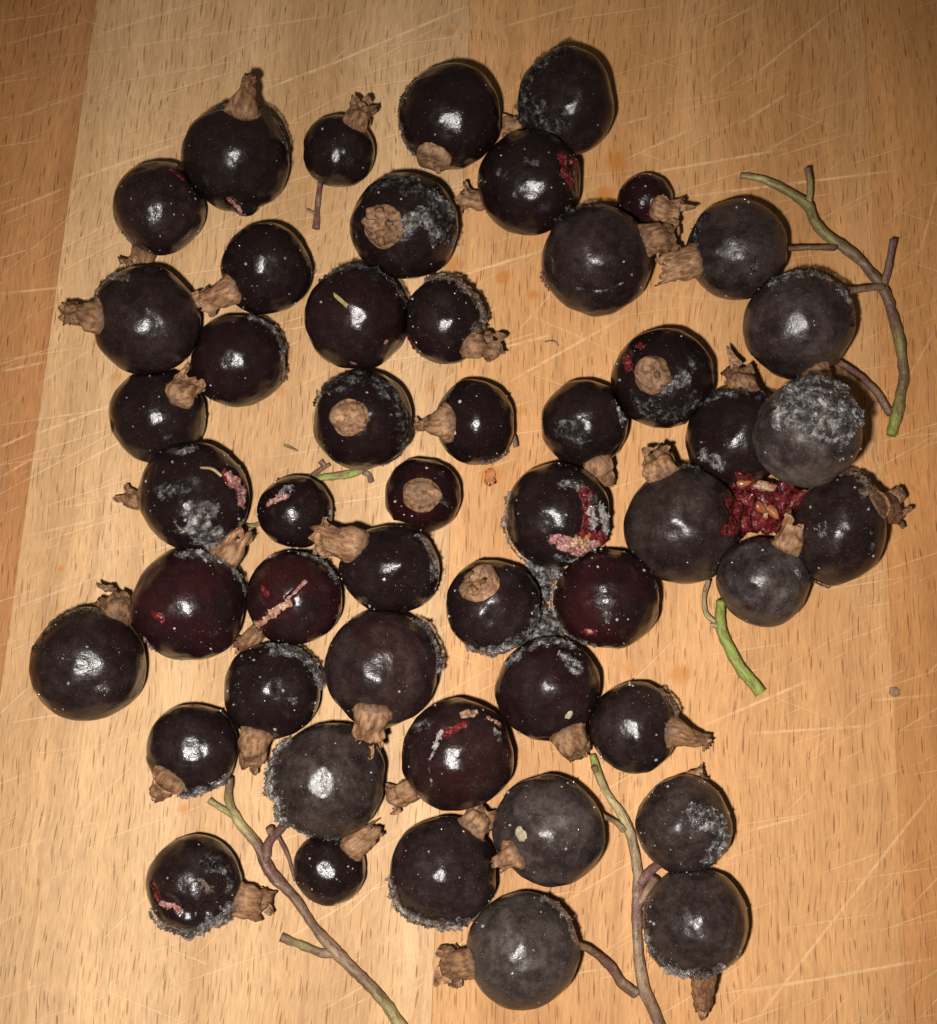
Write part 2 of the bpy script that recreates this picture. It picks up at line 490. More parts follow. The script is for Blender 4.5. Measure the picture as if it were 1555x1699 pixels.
M = dict(skin=m_skin(), calyx=m_calyx(), wood=m_wood(), stem=m_stem(),
         dark=m_crust('wet_frost', (0.012, 0.009, 0.009), (0.30, 0.27, 0.255), 0.49, 0.11, 0.45),
         grey=m_crust('grey_frost', (0.045, 0.037, 0.035), (0.52, 0.48, 0.46), 0.44, 0.12, 0.5),
         slush=m_crust('white_frost', (0.22, 0.19, 0.185), (0.50, 0.455, 0.44), 0.38, 0.16, 0.35),
         brown=m_crust('brown_frost', (0.07, 0.045, 0.032), (0.32, 0.23, 0.18), 0.40, 0.18, 0.3),
         speck=m_simple('frost_grain', ((0.07, 0.06, 0.056), (0.36, 0.33, 0.31)), 2200, 0.12, 0.1, 0, 0.9),
         red=m_simple('red_flesh', ((0.030, 0.003, 0.005), (0.15, 0.014, 0.016), (0.27, 0.085, 0.065)), 1500, 0.09, 0.7, 0.12, fade=True),
         pink=m_simple('pink_flesh', ((0.17, 0.04, 0.045), (0.36, 0.17, 0.15), (0.46, 0.33, 0.29)), 1500, 0.2, 0.6, 0.15, fade=True),
         pale=m_simple('pale_flesh', ((0.25, 0.11, 0.07), (0.46, 0.29, 0.19), (0.25, 0.035, 0.03)), 1300, 0.22, 0.6, 0.15, fade=True),
         spot=m_simple('pale_scar', ((0.30, 0.25, 0.15), (0.42, 0.36, 0.24)), 2500, 0.6, 0.4),
         orange=m_simple('orange_seed', ((0.24, 0.065, 0.022), (0.36, 0.14, 0.05)), 1500, 0.25, 0.2, 0.2),
         seed=m_simple('cream_seed', ((0.50, 0.34, 0.20), (0.62, 0.47, 0.31)), 1500, 0.35, 0.2, 0.2),
         husk=m_simple('husk', ((0.24, 0.13, 0.075), (0.33, 0.20, 0.125)), 1800, 0.6, 0.4),
         juice=m_simple('red_juice', ((0.42, 0.12, 0.045), (0.52, 0.22, 0.09)), 900, 0.15, 0.1, 0.2))

# ------------------------------------------------------------------ the board
board = empty('cutting_board', (0, 0, 0), 'beech cutting board of glued staves, covered in knife marks, under all the berries', 'cutting board')
SEAMS = [((-470, 0), (-800, 1699)), ((160, 0), (-76, 1699)), ((780, 0), (716, 1699)), ((1434, 0), (1506, 1699)), ((2060, 0), (2290, 1699))]
TINT = [(0.46, 0.215, 0.084), (0.62, 0.388, 0.200), (0.605, 0.320, 0.134), (0.58, 0.278, 0.102)]
Y0, Y1, THICK = -0.135, 0.15, 0.018
def seam_x(s, y):
    a, b = at(*s[0]), at(*s[1])
    return a.x + (b.x - a.x) * (y - a.y) / (b.y - a.y)
for k in range(4):
    g = 0.008 * mm
    l0, l1 = seam_x(SEAMS[k], Y0) + g, seam_x(SEAMS[k], Y1) + g
    r0, r1 = seam_x(SEAMS[k + 1], Y0) - g, seam_x(SEAMS[k + 1], Y1) - g
    mid0, mid1 = Vector(((l0 + r0) / 2, Y0, 0)), Vector(((l1 + r1) / 2, Y1, 0))
    ang = math.atan2(mid1.x - mid0.x, mid1.y - mid0.y)
    top = (0, 0.012, 0.006, 0.014)[k] * mm - 0.014 * mm
    e = 0.02 * mm
    pts = []
    for z, i in ((-THICK, 0.0), (top - e, 0.0), (top, e)):
        pts += [(l0 + i, Y0 + i, z), (r0 - i, Y0 + i, z), (r1 - i, Y1 - i, z), (l1 + i, Y1 - i, z)]
    F = [[3, 2, 1, 0], [8, 9, 10, 11]]
    for a in (0, 4):
        for q in range(4):
            F.append([a + q, a + (q + 1) % 4, a + 4 + (q + 1) % 4, a + 4 + q])
    V = np.array(pts)
    cx = Vector(((l0 + r0 + l1 + r1) / 4, 0, 0))
    R = np.array(Matrix.Rotation(ang, 3, 'Z'))           # local y runs along the grain
    o = mesh_obj('stave', (V - np.array(cx)) @ R.T, F, M['wood'], board, False, cx)
    o.rotation_euler = (0, 0, -ang)
    o.color = (*TINT[k], 1)

# ------------------------------------------------------------------ berries
GROUP = 'frozen blackcurrants lying on the board'
BERRIES = {}

class Berry:
    def __init__(s, key, x, y, r, sx=1.0, sy=1.0, turn=0.0, bloom=0.3, red=0.0, lift=0.0, specks=70, dents=()):
        s.key, s.px, s.py, s.rpx = key, x, y, r
        s.bloom, s.red, s.nspeck = bloom, red, specks
        d = ray(x, y)
        k = r / FPX
        t = (CAM.z - lift) / (k - d.z)                    # centre one radius above the board (plus lift)
        s.c = CAM + d * t
        s.R = k * t
        s.Rs = s.R * 0.985
        s.lift = lift
        s.u = s.R / r                                     # metres per photo pixel at this berry
        s.vz = (CAM - s.c).normalized()
        s.vx = (RIGHT - s.vz * RIGHT.dot(s.vz)).normalized()
        s.vy = s.vz.cross(s.vx)
        s.B = np.array([s.vx, s.vy, s.vz])                # rows
        s.sx, s.sy, s.turn = sx, sy, turn
        s.seed = len(BERRIES) * 13 + 5
        s.fronts, s.planes = [], []
        s.dents = [(np.array(s.dir(a, b)), rad / r, dep * s.u) for a, b, rad, dep in dents]
        BERRIES[key] = s
    def dir(s, px, py, under=False, limit=0.995):
        """direction from the centre to the skin seen at this photo pixel"""
        a, b = (px - s.px) / s.rpx, -(py - s.py) / s.rpx
        m = math.hypot(a, b)
        if m > limit:
            a, b = a * limit / m, b * limit / m
            m = limit
        z = math.sqrt(max(0, 1 - m * m)) * (-1 if under else 1)
        return (s.vx * a + s.vy * b + s.vz * z).normalized()
    def surf(s, D, off=0.0):
        """points of the skin along unit directions D (relative to centre), raised by off"""
        L = D @ s.B.T
        ca, sa = math.cos(s.turn), math.sin(s.turn)
        a, b = L[:, 0] * ca + L[:, 1] * sa, -L[:, 0] * sa + L[:, 1] * ca
        a, b = a * s.sx, b * s.sy
        L = np.stack([a * ca - b * sa, a * sa + b * ca, L[:, 2]], 1)
        rr = 1 + 0.044 * noise(D * 1.2 + s.seed * 3.1, s.seed) + 0.026 * noise(D * 3.0 + s.seed, s.seed + 1) + 0.006 * noise(D * 7.0 + s.seed, s.seed + 2)
        P = (L * rr[:, None]) @ s.B * s.Rs
        o = np.zeros(len(D)) + off
        for dd, rad, dep in s.dents:
            ang = np.arccos(np.clip(D @ dd, -1, 1))
            o = o - dep * (1 - ss(0.25 * rad, rad, ang))
        P = P + D * o[:, None]
        cc = np.array(s.c)
        for n, dist in s.planes:                           # flat where a neighbour is frozen on
            q = P @ n - dist
            P = P - n * np.where(q > 0, q * 0.985, 0)[:, None]
        for fc, fr in s.fronts:                            # gives way round a berry that stands in front
            v = P + cc - fc
            ax = np.array((CAM - Vector(fc)).normalized())
            v2 = v - (v @ ax)[:, None] * ax
            m = np.linalg.norm(v2, axis=1)
            w = np.where(m < fr, (fr - m) / np.maximum(m, 1e-6), 0)
            P = P + v2 * w[:, None]
        zmin = -cc[2] + 0.00004                            # rests on the board
        P[:, 2] = np.maximum(P[:, 2], zmin)
        return P

def contacts(front_pairs):
    ks = list(BERRIES.values())
    for i, a in enumerate(ks):
        for b in ks[i + 1:]:
            d = np.array(b.c - a.c)
            L = np.linalg.norm(d)
            if L >= (a.R + b.R) * 1.0:
                continue
            n = d / L
            if (a.key, b.key) in front_pairs:
                b.fronts.append((np.array(a.c), a.R * 1.0))
            elif (b.key, a.key) in front_pairs:
                a.fronts.append((np.array(b.c), b.R * 1.0))
            else:
                da = (L * L + a.R ** 2 - b.R ** 2) / (2 * L)
                a.planes.append((n, da - 0.00003))
                b.planes.append((-n, L - da - 0.00003))

def tube_arrays(pts, radii, segs=10, bumps=0.10, seed=0, caps=True, sub=8):
    """tube along a smooth curve through pts"""
    P = np.array([list(p) for p in pts], float)
    n = len(P)
    ext = np.vstack([2 * P[0] - P[1], P, 2 * P[-1] - P[-2]])
    rad = np.array(radii, float)
    Q, R, T = [], [], []
    for i in range(n - 1):
        p0, p1, p2, p3 = ext[i:i + 4]
        for k in range(sub + (1 if i == n - 2 else 0)):
            t = k / sub
            Q.append(0.5 * ((2 * p1) + (p2 - p0) * t + (2 * p0 - 5 * p1 + 4 * p2 - p3) * t * t + (3 * p1 - p0 - 3 * p2 + p3) * t ** 3))
            R.append(rad[i] + (rad[i + 1] - rad[i]) * t)
            T.append((i + t) / (n - 1))
    Q, R, T = np.array(Q), np.array(R), np.array(T)
    tang = np.gradient(Q, axis=0)
    tang /= np.linalg.norm(tang, axis=1)[:, None]
    nrm = np.cross(tang, [0.03, 0.02, 1.0])
    nrm /= np.linalg.norm(nrm, axis=1)[:, None]
    bi = np.cross(tang, nrm)
    th = np.linspace(0, 2 * np.pi, segs, endpoint=False)
    V = Q[:, None] + (nrm[:, None] * np.cos(th)[None, :, None] + bi[:, None] * np.sin(th)[None, :, None]) * R[:, None, None]
    m = len(Q)
    V = V.reshape(-1, 3)
    rr = np.repeat(R, segs)
    cen = np.repeat(Q, segs, 0)
    rid = np.tile(np.cos(3 * th + seed) * 0.10 + np.cos(5 * th + 2 * seed) * 0.05, m)
    V = cen + (V - cen) * (1 + rid + bumps * noise(V * 1500, seed) + bumps * noise(V * 500, seed + 3))[:, None]
    F = []
    for i in range(m - 1):
        for k in range(segs):
            F.append([i * segs + k, i * segs + (k + 1) % segs, (i + 1) * segs + (k + 1) % segs, (i + 1) * segs + k])
    along = np.stack([np.tile(np.linspace(0, 1, segs, endpoint=False), m), np.repeat(np.linalg.norm(np.diff(Q, axis=0, prepend=Q[:1]), axis=1).cumsum(), segs), np.zeros(m * segs)], 1)
    tt = np.repeat(T, segs)
    if caps:
        for e in (0, m - 1):
            c0 = len(V)
            V = np.vstack([V, Q[e]])
            along = np.vstack([along, along[e * segs]])
            tt = np.append(tt, T[e])
            for k in range(0, segs, 1):
                a, b = e * segs + k, e * segs + (k + 1) % segs
                F.append([c0, b, a, a] if e == 0 else [c0, a, b, b])
    return V, F, along, tt

def tube(name, pts, radii, cols, parent, origin, segs=10, bumps=0.10):
    """stem piece; cols = colours spread along it"""
    V, F, along, tt = tube_arrays(pts, radii, segs, bumps, random.randint(0, 999))
    me = bpy.data.meshes.new(name)
    F = [f if f[2] != f[3] else f[:3] for f in F]
    me.from_pydata((V - np.array(origin)).tolist(), [], F)
    cs = np.array(cols, float)
    x = np.clip(tt, 0, 1) * (len(cs) - 1)
    i = np.minimum(x.astype(int), max(len(cs) - 2, 0))
    f = (x - i)[:, None]
    col = cs[i] * (1 - f) + cs[np.minimum(i + 1, len(cs) - 1)] * f
    a = me.attributes.new('hue', 'FLOAT_COLOR', 'POINT')
    a.data.foreach_set('color', np.hstack([col, np.ones((len(col), 1))]).astype(np.float32).ravel())
    b = me.attributes.new('along', 'FLOAT_VECTOR', 'POINT')
    b.data.foreach_set('vector', along.astype(np.float32).ravel())
    me.polygons.foreach_set('use_smooth', np.full(len(me.polygons), True))
    me.materials.append(M['stem'])
    o = bpy.data.objects.new(name, me)
    C.objects.link(o)
    o.parent = parent
    return o

PATCH_D = ICO6[0]
PATCH_F = ICO6[1]

def seg_dist(D, dirs):
    """smallest angle from directions D to a polyline of directions"""
    best = np.full(len(D), 9.0)
    ps = [np.array(d) for d in dirs]
    if len(ps) == 1:
        ps = ps * 2
    for a, b in zip(ps[:-1], ps[1:]):
        ab = b - a
        t = np.clip(((D - a) @ ab) / max(ab @ ab, 1e-9), 0, 1)
        best = np.minimum(best, np.linalg.norm(D - (a + t[:, None] * ab), axis=1))
    return best

def patch(b, name, pts, wid, hgt, mat, root, smooth=False, grain=24.0, crystals=0, rag=0.8, shard=3.0, flat=False):
    """a raised uneven layer on the skin of berry b along a line of photo pixels"""
    dirs = [b.dir(*p) for p in pts]
    w = wid / b.rpx
    d = seg_dist(PATCH_D, dirs)
    near = d < w * 1.6
    edge = fbm(PATCH_D[near] * (3.2 / max(w, 0.12)) * 0.45 + b.seed, b.seed + 7, 4)
    k = np.zeros(len(PATCH_D))
    k[near] = 1 - d[near] / (w * (1 + rag * edge * 1.6))
    keepf = (k[PATCH_F] > 0).all(1)
    F = PATCH_F[keepf]
    if len(F) < 4:
        return None
    idx = np.unique(F)
    remap = np.zeros(len(PATCH_D), np.int32)
    remap[idx] = np.arange(len(idx))
    D = PATCH_D[idx]
    kk = np.clip(k[idx], 0, 1)
    n1 = noise(D * grain + b.seed, b.seed + 11)
    n2 = noise(D * grain * 2.3 + b.seed, b.seed + 12)
    lump = 0.55 + 0.6 * noise(D * grain * 0.35, b.seed + 13)
    n0 = noise(D * grain * 0.6 + b.seed, b.seed + 14)
    if flat:
        off = hgt * b.u * (ss(0, 0.35, kk) * (0.8 + 0.2 * n1)) - 0.4 * b.u
    else:
        off = hgt * b.u * (ss(0, 0.45, kk) * (0.45 * lump + 0.5 * np.abs(n0) + 0.40 * np.abs(n1) + 0.16 * np.abs(n2))) * 1.1 - 0.5 * b.u
    wet = 0.95 if mat in ('grey', 'slush', 'brown') else 1.0
    P = b.surf(D, off * wet)
    arr = [(P, remap[F])]
    if crystals:
        soft = mat in ('grey', 'slush', 'brown')
        pick = rng.choice(len(D), min(int(crystals * (1.7 if soft else 1.3)) + 4, len(D)), replace=False)
        pick = pick[kk[pick] > 0.05]
        half = int(len(pick) * 0.22)
        sz = rng.uniform(0.35, 1.0, len(pick)) ** 1.8 * (2.5 if soft else 2.3) * b.u
        S = np.stack([sz * rng.uniform(0.7, 1.0, len(pick)), sz * rng.uniform(0.5, 0.9, len(pick)), sz * rng.uniform(0.6, 1.3, len(pick))], 1)
        Q = P[pick] + D[pick] * (0.25 * sz)[:, None]
        arr.append(scatter(ICO1, Q[:half], S[:half]))
        arr.append(scatter(OCTA, Q[half:], S[half:] * np.array([0.8, 0.8, 1.4])))
        smooth = np.ones(sum(len(a[1]) for a in arr), bool)
        smooth[-len(arr[-1][1]):] = False
    V, F = joined(arr)
    fd = np.ones(len(V))
    fd[:len(D)] = kk
    o = mesh_obj(name, V, F, M[mat], root, smooth, fade=fd)
    if crystals:
        o['kind'] = 'stuff'
    return o

def sepal(parent, ang, rad, z, length, width, tilt, curl, tone):
    nu, nv = 5, 7
    V = []
    sd = random.randint(0, 9999)
    for j in range(nv):
        t = j / (nv - 1)
        w = width * (0.95 - 0.1 * t - 0.6 * t ** 3)
        a = tilt + curl * t
        for i in range(nu):
            s = i / (nu - 1) * 2 - 1
            r = rad + length * (t * math.sin(tilt + curl * t * 0.5))
            zz = z + length * (t * math.cos(tilt + curl * t * 0.5)) - abs(s) ** 2 * width * 0.25
            V.append((r, s * w * 0.5, zz))
    V = np.array(V)
    V += np.stack([noise(V * 900 + sd, sd), noise(V * 900 + sd, sd + 1), noise(V * 900 + sd, sd + 2)], 1) * length * 0.34
    V += np.stack([noise(V * 2400 + sd, sd + 5), noise(V * 2400 + sd, sd + 6), noise(V * 2400 + sd, sd + 7)], 1) * length * 0.16
    c, s = math.cos(ang), math.sin(ang)
    V = np.stack([V[:, 0] * c - V[:, 1] * s, V[:, 0] * s + V[:, 1] * c, V[:, 2]], 1)
    F = [[j * nu + i, j * nu + i + 1, (j + 1) * nu + i + 1, (j + 1) * nu + i] for j in range(nv - 1) for i in range(nu - 1)]
    o = mesh_obj('sepal', V, F, M['calyx'], parent, True)
    md = o.modifiers.new('thickness', 'SOLIDIFY')
    md.thickness = 0.00007
    o['tone'] = tone
    return o

def calyx(b, root, bx, by, tx=None, ty=None, rb=30, rn=20, rt=24, h=None, under=False, sep=4, tone=1.0, squash=0.55, flare=1.0, sl=None):
    """the dried flower end: a wrinkled funnel from the skin to a ragged mouth; without a tip it is a crumpled button facing out"""
    d = b.dir(bx, by, under)
    u = b.u
    rn, sep = rn * 0.88, sep + (1 if sep else 0)
    cap = tx is None
    base = b.c + Vector(b.surf(np.array([d[:]]))[0])
    if cap:
        axis = d.copy()
        L = rb * 0.30 * u
    else:
        hh = max((base.z * 0.85 if h is None else h * u), rt * u * 0.75)
        tip = at(tx, ty, hh)
        axis = (tip - base)
        L = axis.length
        axis.normalize()
    sink = 0.30 * rb * u
    start = base - axis * sink - b.c
    segs, rings = 36, 18
    ph = random.uniform(0, 6.28)
    sd = random.randint(0, 9999)
    V = []
    for j in range(rings):
        t = j / (rings - 1)
        if cap:
            zz = -0.0 + (L + sink) * min(1, t * 1.5)
            r = rb * u * (1.06 - 0.18 * min(1, t * 1.5)) if t < 0.66 else rb * u * 0.88 * max(0.0, 1 - ((t - 0.66) / 0.34)) + 1e-5
            if t >= 0.66:
                zz -= L * (0.55 * ((t - 0.66) / 0.34) - 0.35 * max(0.0, (t - 0.88) / 0.12))
        else:
            zz = (L + sink) * t
            f0 = min(1.0, t / 0.72) ** 0.9
            r = (rb * (1 - f0) + rn * f0)
            if t > 0.68:
                r = r + (rt - rn) * ((t - 0.68) / 0.32) ** 1.4
            r *= u
        for i in range(segs):
            th = i / segs * 2 * math.pi
            fold = 1 + 0.07 * math.sin(3 * th + ph) * (0.2 + t) + 0.07 * math.sin(5 * th + 2 * ph) * t + 0.012 * math.sin(11 * th + 2 * ph)
            V.append((math.cos(th) * r * fold, math.sin(th) * r * fold * (1 - (1 - squash) * t), zz))
    V = np.array(V)
    sc = rb * u
    amp = (0.07 if cap else 0.11) * sc
    tt = np.clip(V[:, 2] / (L + sink), 0, 1)[:, None]
    V = V + np.stack([noise(V / sc * 2.2 + sd, sd), noise(V / sc * 2.2 + sd, sd + 1), 0.8 * noise(V / sc * 2.2 + sd, sd + 2)], 1) * amp * (0.35 + 1.5 * tt)
    V = V + np.stack([noise(V / sc * 6 + sd, sd + 3), noise(V / sc * 6 + sd, sd + 4), noise(V / sc * 6 + sd, sd + 5)], 1) * amp * (0.30 if cap else 0.45) * (0.35 + tt)
    if not cap:                                            # ragged mouth
        last = np.arange((rings - 1) * segs, rings * segs)
        rag = noise(np.stack([np.cos(np.arange(segs) * 6.283 / segs) * 2.4, np.sin(np.arange(segs) * 6.283 / segs) * 2.4, np.full(segs, sd * 0.1)], 1), sd)
        V[last, 2] += rag * 0.95 * rn * u
        V[last - segs, 2] += rag * 0.5 * rn * u
        V[last - 2 * segs, 2] += rag * 0.2 * rn * u
    F = [[j * segs + i, j * segs + (i + 1) % segs, (j + 1) * segs + (i + 1) % segs, (j + 1) * segs + i] for j in range(rings - 1) for i in range(segs)]
    # turn so that the funnel's flat side lies level
    z = axis
    y = Vector((0, 0, 1)) - z * z.z
    if y.length < 0.3:
        y = Vector((0, 1, 0)) - z * z.y
    y.normalize()
    x = y.cross(z)
    q = Matrix((x, y, z)).transposed().to_quaternion()
    Rm = np.array(q.to_matrix())
    Wp = V @ Rm.T + np.array(start)
    tr = np.repeat(np.linspace(0, 1, rings), segs)
    wgt = (1 - (ss(0.0, 0.30, tr) if cap else np.clip(tr / 0.42, 0, 1)))[:, None]
    df = d if cap else (d + axis * 0.30).normalized()
    e1 = x - df * x.dot(df)
    if e1.length < 0.2:
        e1 = y - df * y.dot(df)
    e1.normalize()
    e2 = df.cross(e1)
    if e2.dot(y) < 0:
        e2 = -e2
    tha = np.tile(np.linspace(0, 2 * np.pi, segs, endpoint=False), rings)
    edge = 1 + 0.10 * noise(np.stack([np.cos(tha) * 1.6, np.sin(tha) * 1.6, np.full(len(tha), sd * 0.37)], 1), sd) + 0.05 * noise(np.stack([np.cos(tha) * 5, np.sin(tha) * 5, np.full(len(tha), sd * 0.37)], 1), sd)
    al = np.minimum(rb * u / b.R, 1.2) * edge * (1.0 - (0.95 if cap else 0.8) * tr)
    Dn = np.array(df)[None] * np.cos(al)[:, None] + (np.array(e1)[None] * np.cos(tha)[:, None] + np.array(e2)[None] * np.sin(tha)[:, None]) * np.sin(al)[:, None]
    On = b.surf(Dn, 0.0) + Dn * ((-1.2 + 6.0 * np.clip(tr / 0.3, 0, 1)) * u)[:, None]   # its foot hugs the skin
    Wp = Wp * (1 - wgt) + On * wgt
    Dn = Wp / np.linalg.norm(Wp, axis=1)[:, None]
    So = b.surf(Dn, 0.0) + Dn * (1.5 * u)                  # and nowhere dips back under it
    dip = (np.linalg.norm(Wp, axis=1) < np.linalg.norm(So, axis=1)) & (tr > 0.08)
    Wp = np.where(dip[:, None], So, Wp)
    V = (Wp - np.array(start)) @ Rm
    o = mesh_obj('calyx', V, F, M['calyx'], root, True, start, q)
    o['tone'] = tone
    md = o.modifiers.new('thickness', 'SOLIDIFY')
    md.thickness = 0.00014
    a0 = random.uniform(0, 6.28)
    for k in range(sep):
        a = a0 + k * 2 * math.pi / max(sep, 1) + random.uniform(-0.3, 0.3)
        if cap:
            sepal(o, a, rb * 0.28 * u, (L + sink) * 0.82, rb * 0.55 * u, rb * 0.5 * u, random.uniform(0.1, 0.9), random.uniform(0.3, 1.4), tone * random.uniform(0.75, 1.1))
        else:
            ln = (sl or rt * 0.8) * u * random.uniform(0.5, 1.2)
            sepal(o, a, rt * 0.72 * u, (L + sink) * 0.93, ln, rt * 0.85 * u * random.uniform(0.6, 1.2), random.uniform(0.15, 0.6) * flare, random.uniform(0.2, 1.7) * flare, tone * random.uniform(0.75, 1.12))
    return o

def specks(b, root):
    n = int(b.nspeck * (0.15 + 0.85 * _hash(np.array([b.key]), np.array([3]), np.array([7]), 11)[0]))
    if n <= 0:
        return
    D = rng.normal(size=(n * 4, 3))
    D /= np.linalg.norm(D, axis=1)[:, None]
    D = D[(D @ np.array(b.vz)) > -0.05]
    dens = noise(D * 2.0 + b.seed, b.seed + 21)
    D = D[np.argsort(-(dens + rng.uniform(0, 1.6, len(D))))][:n]
    sz = (0.6 + 3.0 * rng.uniform(0, 1, len(D)) ** 5) * b.u * (0.9 if b.py < 800 else 1.15)
    P = b.surf(D, 0.0)
    V, F = scatter(ICO1, P, np.stack([sz, sz * rng.uniform(.7, 1, len(D)), sz * rng.uniform(.5, .9, len(D))], 1))
    o = mesh_obj('frost_specks', V, F, M['speck'], root, True)
    o['kind'] = 'stuff'

def lumps(name, b, pts, mat, root, seed=1, sub=ICO3, rough=0.35):
    """soft uneven pieces: (x, y, height px above board, radius px, stretch)"""
    arr = []
    pts = list(pts) + [(x + random.uniform(-1, 1) * r * 1.1, y + random.uniform(-1, 1) * r * 1.1, h + r * random.uniform(0, .5), r * random.uniform(.25, .5), random.uniform(1, 1.8)) for x, y, h, r, st in pts for _ in range(3)]
    for i, (x, y, h, r, st) in enumerate(pts):
        p = np.array(at(x, y, h * b.u)) - np.array(b.c)
        v = sub[0].copy()
        v *= (1 + rough * noise(v * 1.7 + i * 9.1, seed + i) + rough * 0.6 * noise(v * 3.6 + i * 9.1, seed + i + 50) + rough * 0.3 * noise(v * 9 + i * 9.1, seed + i + 90))[:, None]
        v = v * np.array([st, 1.0 / st ** 0.5, 0.8])
        a = (i * 2.399) % 6.28
        c, s = math.cos(a), math.sin(a)
        v = np.stack([v[:, 0] * c - v[:, 1] * s, v[:, 0] * s + v[:, 1] * c, v[:, 2]], 1) * r * b.u + p
        arr.append((v, sub[1]))
    V, F = joined(arr)
    return mesh_obj(name, V, F, M[mat], root, True, fade=np.ones(len(V)))

def seed_part(b, parent, x, y, h, ln, wd, turn, mat='seed'):
    p = at(x, y, h * b.u) - b.c
    v = ICO2[0].copy()
    v = v * np.array([ln, wd, wd * 0.8])
    v[:, 1] *= 1 - 0.25 * v[:, 0] / ln
    v *= (1 + 0.06 * noise(v * 0.5, 3))[:, None]
    o = mesh_obj('seed', v * b.u, ICO2[1], M[mat], parent, True, p)
    o.rotation_euler = (random.uniform(-.3, .3), random.uniform(-.3, .3), turn)
    return o

PURPLE, BROWN, OLIVE, GREEN, TAN, YEL = (0.16, 0.075, 0.065), (0.19, 0.11, 0.062), (0.24, 0.20, 0.06), (0.24, 0.30, 0.045), (0.33, 0.22, 0.13), (0.42, 0.36, 0.15)

